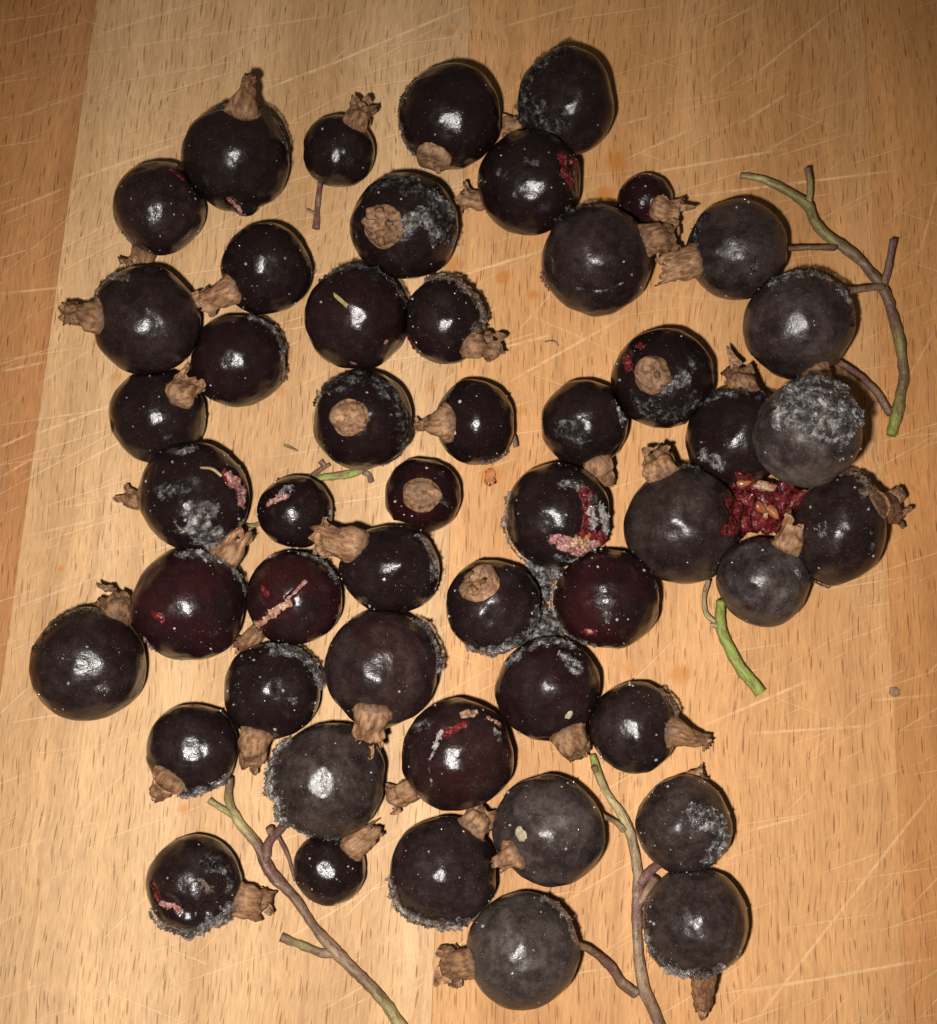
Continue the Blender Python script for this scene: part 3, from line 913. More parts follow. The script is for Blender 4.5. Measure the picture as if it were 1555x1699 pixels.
# key: x, y, r, then shape and look, label, then its pieces
#  c = calyx, k = frost crust (points, width, height, material), f = torn flesh, s = stalk, o = small scar
DATA = [
 (1, (393, 262, 88), dict(bloom=.14, dents=[(404, 346, 26, -11)]), 'pointed black berry at the top left with tall ragged brown tip and torn foot', [
   ('c', dict(bx=402, by=196, tx=414, ty=132, rb=33, rn=17, rt=13, h=150, sep=3)), ('k', [(445, 182), (474, 222), (480, 250)], 12, 6, 'dark', 60), ('k', [(368, 182), (372, 186)], 8, 5, 'dark', 20), ('f', [(376, 330), (399, 346)], 6, 4, 'pink')]),
 (2, (264, 346, 76), dict(bloom=.22, red=.1), 'smooth plain black berry left of the pointed berry, its brown tip tucked under', [
   ('c', dict(bx=236, by=415, tx=230, ty=442, rb=24, rn=22, rt=24, h=26, under=True, sep=2)), ('k', [(199, 386), (213, 408)], 5, 4, 'dark', 12), ('f', [(285, 284), (306, 300)], 4, 2, 'red')]),
 (3, (561, 251, 60), dict(bloom=.16), 'small black berry near the top with a flared brown tip and a thin stalk below', [
   ('c', dict(bx=588, by=212, tx=602, ty=180, rb=24, rn=21, rt=23, h=70, sep=4)), ('s', [(531, 303, 40), (529, 325, 14), (527, 352, 8), (525, 379, 8)], [3.5, 4.5, 5, 6], [PURPLE, BROWN, PURPLE]), ('s', [(527, 356, 8), (518, 352, 10), (509, 347, 14)], [3, 2.5, 2], [BROWN, TAN])]),
 (4, (746, 196, 87), dict(bloom=.10), 'glossy black berry at the top centre with a round brown button at its lower left', [
   ('c', dict(bx=719, by=258, rb=31, sep=1, tone=.9)), ('k', [(700, 128), (670, 160), (664, 205), (684, 250)], 9, 5, 'dark', 90)]),
 (5, (940, 172, 82), dict(sx=.98, sy=1.07, bloom=.22, dents=[(918, 138, 48, 9), (880, 180, 40, 6)]), 'topmost black berry, wet frost crusted down its left side', [
   ('c', dict(bx=866, by=208, tx=838, ty=207, rb=18, rn=15, rt=18, h=34, under=True, sep=2)), ('k', [(935, 96), (895, 118), (872, 152), (864, 195)], 13, 8, 'dark', 150), ('k', [(884, 178), (905, 195), (912, 215)], 21, 8, 'dark', 170), ('k', [(935, 185), (940, 200)], 8, 5, 'dark', 40), ('k', [(935, 238), (940, 248)], 8, 5, 'dark', 30)]),
 (6, (880, 303, 86), dict(bloom=.10, dents=[(870, 285, 55, 5), (962, 300, 40, 7)]), 'black berry below the topmost one, split on its right with red flesh showing', [
   ('c', dict(bx=803, by=335, tx=772, ty=328, rb=22, rn=19, rt=22, h=40, under=True, sep=3)), ('f', [(935, 262), (938, 285), (948, 298)], 14, 8, 'red'), ('f', [(950, 270), (964, 274)], 8, 8, 'red'), ('k', [(958, 285), (952, 325), (938, 350)], 5, 5, 'dark', 50), ('k', [(828, 287), (838, 290)], 8, 4, 'dark', 20), ('k', [(872, 268), (895, 272)], 6, 3, 'dark', 20)]),
 (7, (672, 375, 90), dict(bloom=.16), 'frost flecked black berry with a broad crumpled brown button on its left face', [
   ('c', dict(bx=636, by=376, rb=36, sep=4, tone=.95)), ('k', [(640, 302), (690, 308), (725, 345), (745, 395)], 22, 6, 'dark', 260), ('k', [(672, 375), (700, 362), (720, 385)], 17, 5, 'grey', 120), ('k', [(725, 325), (745, 350)], 14, 6, 'grey', 60)]),
 (8, (441, 448, 76), dict(bloom=.10), 'shiny black berry with a curled orange brown tip pointing to the lower left', [
   ('c', dict(bx=388, by=478, tx=340, ty=500, rb=28, rn=22, rt=24, h=72, sep=4, tone=1.15)), ('k', [(510, 425), (516, 455)], 4, 3, 'dark', 15)]),
 (9, (243, 531, 90), dict(bloom=.26), 'large black berry at the left with a long brown tip pointing left', [
   ('c', dict(bx=172, by=527, tx=110, ty=518, rb=33, rn=18, rt=20, h=96, sep=4, tone=.95)), ('k', [(163, 488), (182, 466), (212, 462)], 10, 6, 'brown', 80)]),
 (10, (395, 600, 77), dict(bloom=.10, red=.2), 'shiny black berry with a frosted shoulder, right of the large long tipped berry', [
   ('k', [(425, 532), (452, 542), (466, 575)], 13, 6, 'grey', 160), ('k', [(464, 590), (470, 630)], 5, 6, 'brown', 30)]),
 (11, (262, 690, 80), dict(bloom=.12, dents=[(185, 705, 16, 4)]), 'black berry under the large left berry with a ragged brown tip at its upper right', [
   ('c', dict(bx=288, by=668, tx=318, ty=634, rb=29, rn=23, rt=25, h=118, sep=4)), ('f', [(187, 703), (186, 714)], 4, 3, 'red')]),
 (12, (592, 527, 87), dict(bloom=.14, red=.15), 'black berry with a short pale stalk lying across its upper left', [
   ('k', [(550, 460), (600, 446), (640, 462), (672, 492)], 12, 6, 'dark', 190), ('s', [(532, 466, 110), (553, 487, 158), (577, 508, 174)], [5, 5.5, 4], [OLIVE, YEL, YEL]), ('o', [(640, 566)], 6, 2, 'pink'), ('f', [(584, 600), (588, 603)], 5, 3, 'pink')]),
 (13, (737, 533, 70), dict(sx=.98, sy=1.02, bloom=.14), 'frost rimmed black berry with a frilled brown tip at its lower right', [
   ('c', dict(bx=772, by=572, tx=812, ty=570, rb=27, rn=21, rt=26, h=60, sep=4, tone=.9)), ('k', [(715, 466), (755, 470), (790, 497), (803, 530)], 11, 9, 'brown', 190), ('k', [(787, 540), (790, 548)], 8, 5, 'brown', 20), ('f', [(676, 562), (684, 586)], 6, 6, 'red')]),
 (14, (602, 697, 84), dict(bloom=.08), 'granular frosted black berry with a round tan button facing up', [
   ('c', dict(bx=580, by=692, rb=33, sep=0, tone=1.1)), ('k', [(545, 640), (585, 628), (630, 638), (662, 680), (676, 735)], 22, 5, 'dark', 420), ('k', [(522, 668), (526, 655)], 7, 8, 'dark', 50), ('k', [(640, 770), (660, 762)], 8, 5, 'dark', 40)]),
 (15, (788, 701, 70), dict(sx=.95, sy=1.03, bloom=.08), 'shiny black berry with a smooth cone shaped tan tip pointing left', [
   ('c', dict(bx=742, by=702, tx=690, ty=708, rb=37, rn=13, rt=10, h=56, sep=2, tone=1.05)), ('s', [(846, 715, 40), (853, 728, 34), (856, 742, 30)], [4, 4.5, 4], [PURPLE, BROWN]), ('k', [(805, 764), (835, 756)], 8, 6, 'brown', 50), ('o', [(750, 717)], 6, 2, 'spot'), ('o', [(762, 668)], 4, 2, 'slush')]),
 (16, (1071, 334, 46), dict(bloom=.05, red=.9), 'tiny dark red berry half hidden behind a big one, with a brown tip', [
   ('c', dict(bx=1088, by=346, tx=1126, ty=352, rb=26, rn=22, rt=24, h=70, sep=3, tone=1.1))]),
 (17, (990, 432, 92), dict(bloom=.42, dents=[(912, 440, 18, 4)]), 'big black berry with a pink flake at its left, before the tiny red berry', [
   ('c', dict(bx=1066, by=398, tx=1112, ty=392, rb=31, rn=26, rt=27, h=80, sep=3, tone=1.1)), ('k', [(925, 370), (960, 348), (1005, 342)], 8, 5, 'dark', 80), ('f', [(901, 452), (900, 478)], 10, 11, 'pink'), ('k', [(958, 478), (1000, 483), (1032, 470)], 2.5, 2, 'grey', 8)]),
 (18, (1222, 415, 84), dict(bloom=.62), 'dull grey black berry joined to the right hand stem by a short stalk', [
   ('c', dict(bx=1158, by=432, tx=1104, ty=444, rb=33, rn=25, rt=25, h=80, sep=4, tone=1.1)), ('k', [(1168, 362), (1150, 395), (1160, 415)], 12, 6, 'dark', 120), ('k', [(1250, 440), (1252, 446)], 6, 1.5, 'dark', 8)]),
 (19, (1325, 540, 90), dict(bloom=.66), 'grey black berry with a frosted crown, just above the raised frosty berry', [
   ('c', dict(bx=1350, by=604, tx=1374, ty=652, rb=25, rn=23, rt=22, h=60, sep=1, tone=1.25)), ('k', [(1285, 470), (1330, 455), (1370, 465), (1398, 498)], 14, 7, 'grey', 220), ('k', [(1405, 510), (1408, 540)], 6, 4, 'dark', 30)]),
 (20, (1100, 628, 84), dict(bloom=.06), 'black berry with an uncovered tan button facing up and red skin beside it', [
   ('c', dict(bx=1082, by=622, rb=32, sep=1, tone=.95)), ('f', [(1041, 592), (1046, 612)], 10, 3, 'red'), ('f', [(1058, 574), (1066, 576)], 8, 3, 'red'), ('k', [(1060, 672), (1105, 688), (1150, 662)], 18, 6, 'dark', 280), ('k', [(1112, 640), (1135, 628)], 13, 6, 'grey', 90), ('k', [(1145, 602)], 12, 6, 'dark', 50)]),
 (21, (970, 705, 73), dict(bloom=.12), 'black berry beside the red flecked one, its tan tip pointing down to the right', [
   ('c', dict(bx=992, by=764, tx=1003, ty=806, rb=27, rn=24, rt=17, h=55, sep=2, tone=1.0)), ('k', [(1020, 672), (1032, 700)], 7, 5, 'grey', 30), ('k', [(935, 712), (958, 726)], 17, 4, 'dark', 130)]),
 (22, (1222, 725, 85), dict(bloom=.14), 'black berry half covered by the raised frosty berry, with a bright highlight', [
   ('c', dict(bx=1236, by=650, tx=1226, ty=620, rb=28, rn=25, rt=27, h=66, sep=3, tone=1.25)), ('k', [(1185, 662), (1235, 652), (1280, 668)], 14, 6, 'dark', 180), ('k', [(1172, 752), (1195, 768)], 12, 8, 'grey', 90), ('f', [(1228, 788), (1250, 800)], 13, 4, 'red')]),
 (24, (1133, 870, 97), dict(bloom=.50, dents=[(1225, 850, 34, 10)]), 'largest grey bloomed berry, burst open on its right with red pulp spilling out', [
   ('c', dict(bx=1102, by=792, tx=1090, ty=758, rb=32, rn=29, rt=26, h=112, sep=3, tone=1.1)), ('k', [(1120, 778), (1160, 776)], 9, 5, 'dark', 60), ('f', [(1210, 835), (1222, 865), (1205, 880)], 16, 6, 'red')]),
 (25, (1390, 878, 88), dict(sx=.88, sy=1.08, turn=-.15, bloom=.40, dents=[(1345, 850, 60, 6)]), 'black berry under the raised frosty berry with a frilled brown tip on its right', [
   ('c', dict(bx=1452, by=842, tx=1480, ty=842, rb=25, rn=26, rt=28, h=56, sep=4, tone=.9)), ('k', [(1415, 752), (1440, 785), (1438, 825)], 14, 9, 'brown', 160), ('k', [(1345, 974), (1378, 968)], 7, 6, 'dark', 50), ('k', [(1356, 872), (1362, 880)], 9, 5, 'grey', 24), ('k', [(1440, 880), (1450, 910)], 6, 3, 'dark', 30)]),
 (26, (1265, 965, 75), dict(bloom=.85, dents=[(1225, 930, 26, 5), (1290, 985, 22, 4), (1245, 985, 20, 4), (1265, 915, 30, 5)]), 'smaller dimpled grey berry beside the burst red pulp, above the green stem', [
   ('c', dict(bx=1302, by=912, tx=1320, ty=876, rb=27, rn=25, rt=22, h=118, sep=3, tone=1.2, flare=.7)), ('k', [(1318, 945), (1322, 952)], 7, 3, 'grey', 16)]),
 (28, (925, 855, 88), dict(bloom=.16, dents=[(985, 870, 52, 8)]), 'burst black berry with red flesh and seeds showing at its lower right', [
   ('f', [(973, 820), (984, 850), (972, 885), (990, 895)], 18, 6, 'red'), ('f', [(928, 895), (955, 910), (985, 908)], 15, 9, 'pink'), ('f', [(955, 900), (975, 905)], 13, 12, 'pale'), ('f', [(1000, 890), (1004, 902)], 12, 7, 'red'), ('k', [(985, 845), (992, 870)], 9, 9, 'slush', 40), ('k', [(925, 920), (975, 930)], 8, 6, 'grey', 60), ('k', [(846, 822), (838, 862), (854, 905), (885, 932)], 8, 8, 'grey', 120), ('k', [(935, 803), (962, 808), (985, 826)], 9, 6, 'grey', 70), ('k', [(1000, 845), (1006, 880)], 10, 6, 'slush', 60), ('seeds', [(968, 893, 128, 13, 8, .3, 'orange'), (948, 903, 128, 13, 7, 1.2, 'seed'), (988, 878, 118, 9, 6, .8, 'seed'), (930, 925, 100, 13, 8, -.2, 'seed')])]),
 (29, (1005, 995, 88), dict(sx=1.0, sy=.95, bloom=.08, red=.85), 'dark red berry below the burst one with seeds, wet frost round its lower left', [
   ('k', [(925, 955), (918, 1000), (935, 1045), (985, 1074)], 8, 6, 'grey', 120), ('o', [(978, 1050)], 6, 2, 'pink'), ('f', [(970, 1050), (986, 1052)], 9, 1.5, 'red'), ('k', [(1004, 1022), (1008, 1026)], 6, 2, 'grey', 10), ('k', [(1070, 930), (1088, 980)], 5, 4, 'dark', 40)]),
 (30, (817, 1005, 79), dict(bloom=.22), 'black berry at the centre with brown button at its upper left, frost below', [
   ('c', dict(bx=795, by=968, rb=35, sep=3, tone=1.05)), ('k', [(785, 1074), (825, 1078), (865, 1055), (888, 1025)], 15, 7, 'grey', 240)]),
 (31, (322, 825, 92), dict(bloom=.10), 'frost speckled black berry at the left with a pink torn edge at its right', [
   ('c', dict(bx=236, by=836, tx=212, ty=824, rb=17, rn=16, rt=17, h=40, under=True, sep=2)), ('k', [(325, 862), (345, 892), (350, 905)], 30, 5, 'grey', 330), ('k', [(268, 815), (300, 808)], 16, 5, 'dark', 120), ('f', [(383, 790), (402, 812), (404, 830)], 16, 6, 'pink'), ('f', [(374, 782), (380, 800)], 8, 5, 'red'), ('k', [(300, 752), (320, 748)], 8, 5, 'grey', 40), ('s', [(332, 776, 170), (352, 778, 168), (368, 790, 166)], [2.0, 3.0, 2.6], [TAN, YEL])]),
 (32, (490, 850, 62), dict(bloom=.06), 'small shiny black berry left of centre with a short torn scar on top', [
   ('f', [(446, 836), (462, 826), (474, 822)], 7, 4, 'pink'), ('k', [(468, 818), (482, 808)], 7, 4, 'grey', 40), ('k', [(540, 870), (548, 850)], 5, 4, 'brown', 24)]),
 (33, (701, 823, 64), dict(bloom=.03, red=.75), 'small dark red berry at the centre with a tan button facing up', [
   ('c', dict(bx=700, by=821, rb=32, sep=0, tone=1.0)), ('k', [(735, 825), (742, 835)], 6, 3, 'dark', 20)]),
 (34, (648, 945, 84), dict(sx=1.0, sy=.92, bloom=.16, dents=[(650, 885, 60, 6), (720, 905, 40, 8)]), 'squashed black berry with a broad folded brown tip at its upper left', [
   ('c', dict(bx=600, by=902, tx=538, ty=892, rb=36, rn=29, rt=27, h=110, sep=4, tone=1.05)), ('k', [(700, 890), (716, 915), (720, 955)], 11, 9, 'grey', 140), ('k', [(718, 985), (690, 1005)], 5, 4, 'dark', 30)]),
 (35, (313, 1005, 95), dict(bloom=.12, red=.6), 'big reddish black berry at the left with flat tan tip and frosted shoulder', [
   ('c', dict(bx=372, by=928, tx=392, ty=886, rb=30, rn=28, rt=30, h=92, sep=4, tone=1.1)), ('k', [(300, 920), (345, 925), (378, 940), (404, 975)], 13, 7, 'grey', 220), ('f', [(262, 1018), (272, 1024)], 10, 1.2, 'red'), ('f', [(242, 1062), (254, 1086)], 6, 7, 'pink')]),
 (36, (488, 993, 80), dict(bloom=.12, red=.7, dents=[(465, 1010, 20, 3)]), 'red black berry split open by a pale diagonal crack', [
   ('c', dict(bx=426, by=1050, tx=400, ty=1074, rb=17, rn=15, rt=16, h=30, under=True, sep=2)), ('f', [(428, 1038), (452, 1018), (478, 1000)], 8, 5, 'pale'), ('f', [(480, 992), (505, 966)], 4, 3, 'pink'), ('f', [(438, 975), (445, 985)], 8, 1.2, 'red'), ('k', [(505, 920), (540, 935), (555, 960)], 8, 6, 'grey', 80)]),
 (37, (145, 1103, 95), dict(bloom=.26), 'leftmost berry, dull black with a frosted upper rim and dark brown tip', [
   ('c', dict(bx=192, by=1028, tx=188, ty=996, rb=32, rn=29, rt=27, h=70, sep=3, tone=.75)), ('k', [(62, 1075), (85, 1038), (130, 1016), (170, 1018)], 9, 6, 'dark', 150), ('k', [(165, 1142), (172, 1140)], 8, 3, 'grey', 16)]),
 (38, (450, 1145, 80), dict(bloom=.14), 'black berry with thick grey frost on its upper right and a tan tip below', [
   ('c', dict(bx=428, by=1212, tx=412, ty=1262, rb=30, rn=27, rt=19, h=52, sep=2, tone=1.1)), ('k', [(460, 1080), (500, 1088), (522, 1125)], 20, 8, 'grey', 330), ('k', [(480, 1160), (486, 1162)], 7, 4, 'grey', 20)]),
 (39, (635, 1110, 97), dict(bloom=.40, red=.45), 'big reddish grey berry with a shaggy brown tip pointing down', [
   ('c', dict(bx=621, by=1172, tx=609, ty=1226, rb=37, rn=28, rt=29, h=116, sep=5, tone=1.05)), ('k', [(700, 1032), (724, 1068), (728, 1105)], 12, 9, 'grey', 190)]),
 (40, (908, 1143, 87), dict(bloom=.18, red=.3), 'black berry right of centre below the slushy frost, a tan flap at its lower right', [
   ('c', dict(bx=938, by=1212, tx=964, ty=1252, rb=34, rn=27, rt=13, h=55, sep=2, tone=1.05)), ('k', [(850, 1092), (895, 1068), (945, 1075)], 13, 5, 'grey', 150), ('k', [(940, 1095), (958, 1108)], 13, 5, 'grey', 60), ('o', [(944, 1185)], 8, 2, 'spot')]),
 (41, (318, 1242, 77), dict(bloom=.18), 'black berry at the lower left with a twisted tan tip at its lower left', [
   ('c', dict(bx=288, by=1286, tx=256, ty=1320, rb=31, rn=17, rt=9, h=60, sep=1, tone=1.0)), ('k', [(305, 1312), (340, 1306), (370, 1290)], 10, 9, 'grey', 150), ('f', [(316, 1168), (326, 1167)], 5, 4, 'pink')]),
 (42, (545, 1295, 95), dict(bloom=.62), 'big grey bloomed berry with a slab of grey frost along its left side', [
   ('k', [(462, 1248), (452, 1285), (462, 1325), (475, 1355)], 20, 15, 'grey', 420), ('k', [(500, 1375), (560, 1386)], 6, 5, 'grey', 60)]),
 (43, (760, 1252, 93), dict(bloom=.20, red=.55, dents=[(755, 1205, 22, 3)]), 'dark red berry below centre with a red gash and white crease on top', [
   ('c', dict(bx=690, by=1306, tx=652, ty=1324, rb=24, rn=21, rt=23, h=34, under=True, sep=2, tone=1.1)), ('f', [(740, 1218), (768, 1204)], 9, 4, 'red'), ('f', [(770, 1188), (784, 1186)], 9, 6, 'pale'), ('k', [(734, 1215), (722, 1245), (718, 1258)], 4, 4, 'slush', 20), ('k', [(714, 1272), (718, 1300)], 2.5, 2, 'grey', 12), ('k', [(688, 1215), (715, 1205)], 10, 5, 'dark', 70), ('k', [(808, 1195), (826, 1206)], 4, 4, 'pale', 10), ('k', [(820, 1218), (824, 1224)], 7, 4, 'grey', 14)]),
 (44, (1052, 1207, 75), dict(bloom=.30), 'smaller black berry at the right centre with a long tan tip pointing right', [
   ('c', dict(bx=1108, by=1212, tx=1176, ty=1232, rb=30, rn=14, rt=11, h=60, sep=2, tone=1.15)), ('k', [(1098, 1150), (1116, 1164), (1122, 1190)], 6, 8, 'brown', 60)]),
 (45, (912, 1378, 92), dict(bloom=.80), 'big grey bloomed berry low at the centre with a pale spot beside its tan tip', [
   ('c', dict(bx=860, by=1412, tx=826, ty=1434, rb=31, rn=17, rt=13, h=118, sep=1, tone=1.1)), ('o', [(860, 1380), (867, 1387)], 10, 2.5, 'spot')]),
 (46, (735, 1445, 90), dict(bloom=.36), 'big black berry with a shaggy frost beard at its lower left', [
   ('c', dict(bx=780, by=1378, tx=806, ty=1352, rb=30, rn=27, rt=24, h=72, sep=3, tone=1.1)), ('k', [(654, 1475), (675, 1510), (725, 1528), (755, 1526)], 17, 12, 'grey', 420)]),
 (47, (1133, 1368, 80), dict(bloom=.58), 'grey black berry at the lower right with flaky ice on its right side', [
   ('c', dict(bx=1138, by=1292, tx=1164, ty=1287, rb=17, rn=14, rt=15, h=52, under=True, sep=3, tone=1.1)), ('k', [(1150, 1362), (1180, 1358), (1200, 1385), (1180, 1412)], 17, 8, 'grey', 330)]),
 (48, (1153, 1530, 89), dict(bloom=.62), 'rightmost low berry, dark with white frost and a tan tip at its bottom', [
   ('c', dict(bx=1164, by=1608, tx=1166, ty=1676, rb=24, rn=19, rt=13, h=50, sep=1, tone=1.1)), ('k', [(1075, 1555), (1095, 1590), (1140, 1608), (1190, 1602)], 12, 9, 'grey', 230), ('k', [(1110, 1604), (1140, 1612)], 11, 9, 'slush', 60), ('k', [(1078, 1500), (1075, 1540)], 5, 5, 'dark', 40)]),
 (49, (868, 1577, 93), dict(bloom=.86), 'lowest berry, big and grey bloomed, its fan shaped tan tip pointing left', [
   ('c', dict(bx=790, by=1598, tx=744, ty=1600, rb=27, rn=27, rt=29, h=42, sep=4, tone=1.05)), ('k', [(908, 1500), (938, 1525), (950, 1560)], 10, 8, 'brown', 120)]),
 (50, (547, 1440, 60), dict(bloom=.10), 'small round black berry with a long tan tip pointing to the upper right', [
   ('c', dict(bx=580, by=1412, tx=626, ty=1374, rb=26, rn=19, rt=11, h=66, sep=1, tone=1.0)), ('k', [(540, 1386), (560, 1388), (566, 1400)], 8, 5, 'dark', 50)]),
 (51, (322, 1465, 77), dict(sx=1.0, sy=1.03, bloom=.14, dents=[(285, 1500, 24, 9), (315, 1508, 22, 10), (345, 1506, 22, 10), (372, 1496, 20, 9)]), 'lowest left berry, torn open with pink flesh and a flat tan leafy tip', [
   ('c', dict(bx=392, by=1490, tx=434, ty=1502, rb=30, rn=31, rt=28, h=34, sep=3, tone=1.1, squash=.5)), ('f', [(254, 1470), (262, 1490)], 7, 5, 'red'), ('f', [(268, 1498), (298, 1508)], 7, 5, 'pink'), ('k', [(258, 1515), (300, 1540), (350, 1525), (380, 1505)], 12, 11, 'grey', 260), ('k', [(340, 1430), (372, 1445), (380, 1465)], 15, 5, 'dark', 120), ('k', [(336, 1462), (345, 1475)], 7, 4, 'brown', 30)]),
]
for key, (x, y, r), kw, lab, parts in DATA:
    Berry(key, x, y, r, **kw)
# the frosty berry that lies on top of two others: find the height at which it just rests on them
lo_, hi_ = 0.0, 0.02
for _ in range(40):
    mid_ = (lo_ + hi_) / 2
    t_ = Berry(23, 1340, 720, 89, lift=mid_)
    gap = min((t_.c - BERRIES[k].c).length - (t_.R + BERRIES[k].R) * 0.97 for k in (22, 25, 19))
    lo_, hi_ = (mid_, hi_) if gap < 0 else (lo_, mid_)
t_ = Berry(23, 1340, 720, 89, lift=hi_, bloom=1.0, specks=60)
t_.seed = 331
RAISED = (23, None, None, 'raised frosty grey berry resting on its neighbours at the right', [
    ('k', [(1298, 692), (1330, 668), (1375, 668), (1402, 692), (1350, 700), (1392, 722)], 26, 14, 'grey', 520), ('k', [(1310, 700), (1345, 680), (1385, 690)], 20, 12, 'grey', 160), ('k', [(1318, 643), (1360, 634), (1405, 665), (1424, 700)], 13, 11, 'grey', 220)])

for key, _, _, _, parts in DATA:
    b_ = BERRIES[key]
    for q in parts:
        if q[0] == 'f' and q[3] >= 2:
            n_ = max(2, int(sum(math.dist(a, c) for a, c in zip(q[1][:-1], q[1][1:])) / q[2]) + 1)
            for i_ in range(n_):
                x_ = np.interp(i_ / (n_ - 1), np.linspace(0, 1, len(q[1])), [p[0] for p in q[1]])
                y_ = np.interp(i_ / (n_ - 1), np.linspace(0, 1, len(q[1])), [p[1] for p in q[1]])
                b_.dents.append((np.array(b_.dir(x_, y_)), 1.55 * q[2] / b_.rpx, 0.9 * min(q[3], 6) * b_.u / 1.6))
contacts({(6, 5), (17, 16), (39, 34), (31, 11), (9, 11), (26, 24), (24, 22), (20, 21), (19, 18), (23, 22), (23, 25), (42, 50), (26, 25), (1, 2), (36, 32), (34, 33), (14, 12), (9, 10)})

for key, _, _, lab, parts in DATA + [RAISED]:
    b = BERRIES[key]
    random.seed(key * 101)
    root = empty('blackcurrant', b.c, lab, 'berry', GROUP)
    sk = mesh_obj('skin', b.surf(ICO5[0]), ICO5[1], M['skin'], root, True)
    sk['bloom'] = b.bloom
    sk['redness'] = b.red
    specks(b, root)
    flesh = None
    for q in parts:
        if q[0] == 'c':
            calyx(b, root, **q[1])
        elif q[0] == 'k':
            patch(b, 'frost_crust', q[1], q[2] * 1.12, q[3], q[4], root, True, 22 if q[3] < 7 else 17, q[5])
        elif q[0] == 'f':
            f = patch(b, 'torn_flesh', q[1], q[2], q[3], q[4], root, True, 20, 0, 0.6)
            flesh = flesh or f
        elif q[0] == 'o':
            patch(b, 'scar', q[1], q[2], q[3], q[4], root, True, 20, 0, 0.3, flat=True)
        elif q[0] == 's':
            tube('stalk', [at(x, y, h * b.u) for x, y, h in q[1]], [r * b.u for r in q[2]], q[3], root, b.c, 8)
        elif q[0] == 'seeds':
            for x, y, h, ln, wd, tn, mt in q[1]:
                seed_part(b, flesh or root, x, y, h, ln, wd, tn, mt)
    if key == 24:
        pulp = lumps('torn_flesh', b, [(1210, 850, 120, 17, 1.2), (1222, 868, 96, 20, 1.2), (1232, 838, 96, 20, 1.3), (1240, 805, 86, 20, 1.3), (1258, 862, 70, 22, 1.2), (1262, 826, 74, 20, 1.4), (1285, 838, 66, 20, 1.3),
                                      (1300, 815, 66, 18, 1.4), (1320, 828, 62, 18, 1.2), (1338, 842, 60, 14, 1.2), (1222, 795, 94, 13, 1.3), (1286, 862, 60, 16, 1.3), (1205, 872, 110, 11, 1.0), (1250, 790, 84, 14, 1.3)], 'red', root, 77, ICO3, 0.5)
        lumps('pale_flesh', b, [(1268, 808, 94, 11, 1.8), (1346, 826, 72, 11, 1.3), (1270, 848, 90, 6, 1.9), (1355, 815, 70, 9, 1.8)], 'pale', root, 99, ICO3, 0.45)
        for x, y, h, tn in ((1262, 842, 100, -.7), (1283, 850, 90, -1.0), (1236, 800, 108, .3)):
            seed_part(b, pulp, x, y, h, 15, 8, tn, 'orange')

# ------------------------------------------------------------------ slushy frost between three berries
def clump(label, pts, hgt, spread, mat, n, loc):
    arr = []
    for i, (x, y, r) in enumerate(pts):
        v = ICO3[0] * np.array([1, 1, hgt])
        v = v * (1 + 0.35 * noise(v * 2.1 + i * 5, 40 + i) + 0.2 * noise(v * 6 + i * 5, 60 + i))[:, None] * r * 0.062 * mm
        p = np.array(at(x, y, hgt * r * 0.04 * mm))
        arr.append((v + p, ICO3[1]))
    P = np.concatenate([a[0] for a in arr])
    P = P[rng.choice(len(P), n)]
    sz = rng.uniform(0.3, 1.0, n) ** 2 * 6 * 0.062 * mm
    arr.append(scatter(ICO2, P, np.stack([sz, sz, sz * .8], 1)))
    V, F = joined(arr)
    V[:, 2] = np.maximum(V[:, 2], 0.0)
    o = mesh_obj('frost_clump', V - np.array(loc), F, M[mat], None, True, loc, fade=np.ones(len(V)))
    o['label'] = label
    o['category'] = 'frost'
    return o
clump('grey bubbly frost melting in the gap between three berries at the centre', [(902, 1040, 22), (915, 1062, 20), (895, 1015, 15), (880, 1065, 20), (930, 1075, 16), (905, 960, 15), (890, 945, 13), (925, 950, 12), (903, 985, 12)], 1.5, 1, 'grey', 420, at(902, 1030))
clump('pale frost fringe under the lowest left berry', [(312, 1545, 11), (298, 1538, 9), (330, 1540, 10), (345, 1530, 8)], 0.9, 1, 'grey', 90, at(315, 1540))

# ------------------------------------------------------------------ stems
MMP = 0.062 * mm
def stem(name, label, main, sides, cat='stem', group=None):
    o0 = at(main[0][0][0], main[0][0][1], 0)
    root = empty(name, o0, label, cat, group)
    for k, (pts, rad, cols) in enumerate([main] + sides):
        P = [at(x, y, h * MMP) for x, y, h in pts]
        tube('main_stem' if k == 0 else 'side_stalk', P, [r * MMP * 0.9 * random.uniform(0.92, 1.1) for r in rad], cols, root, o0, 12 if k == 0 else 10, 0.17)
    return root

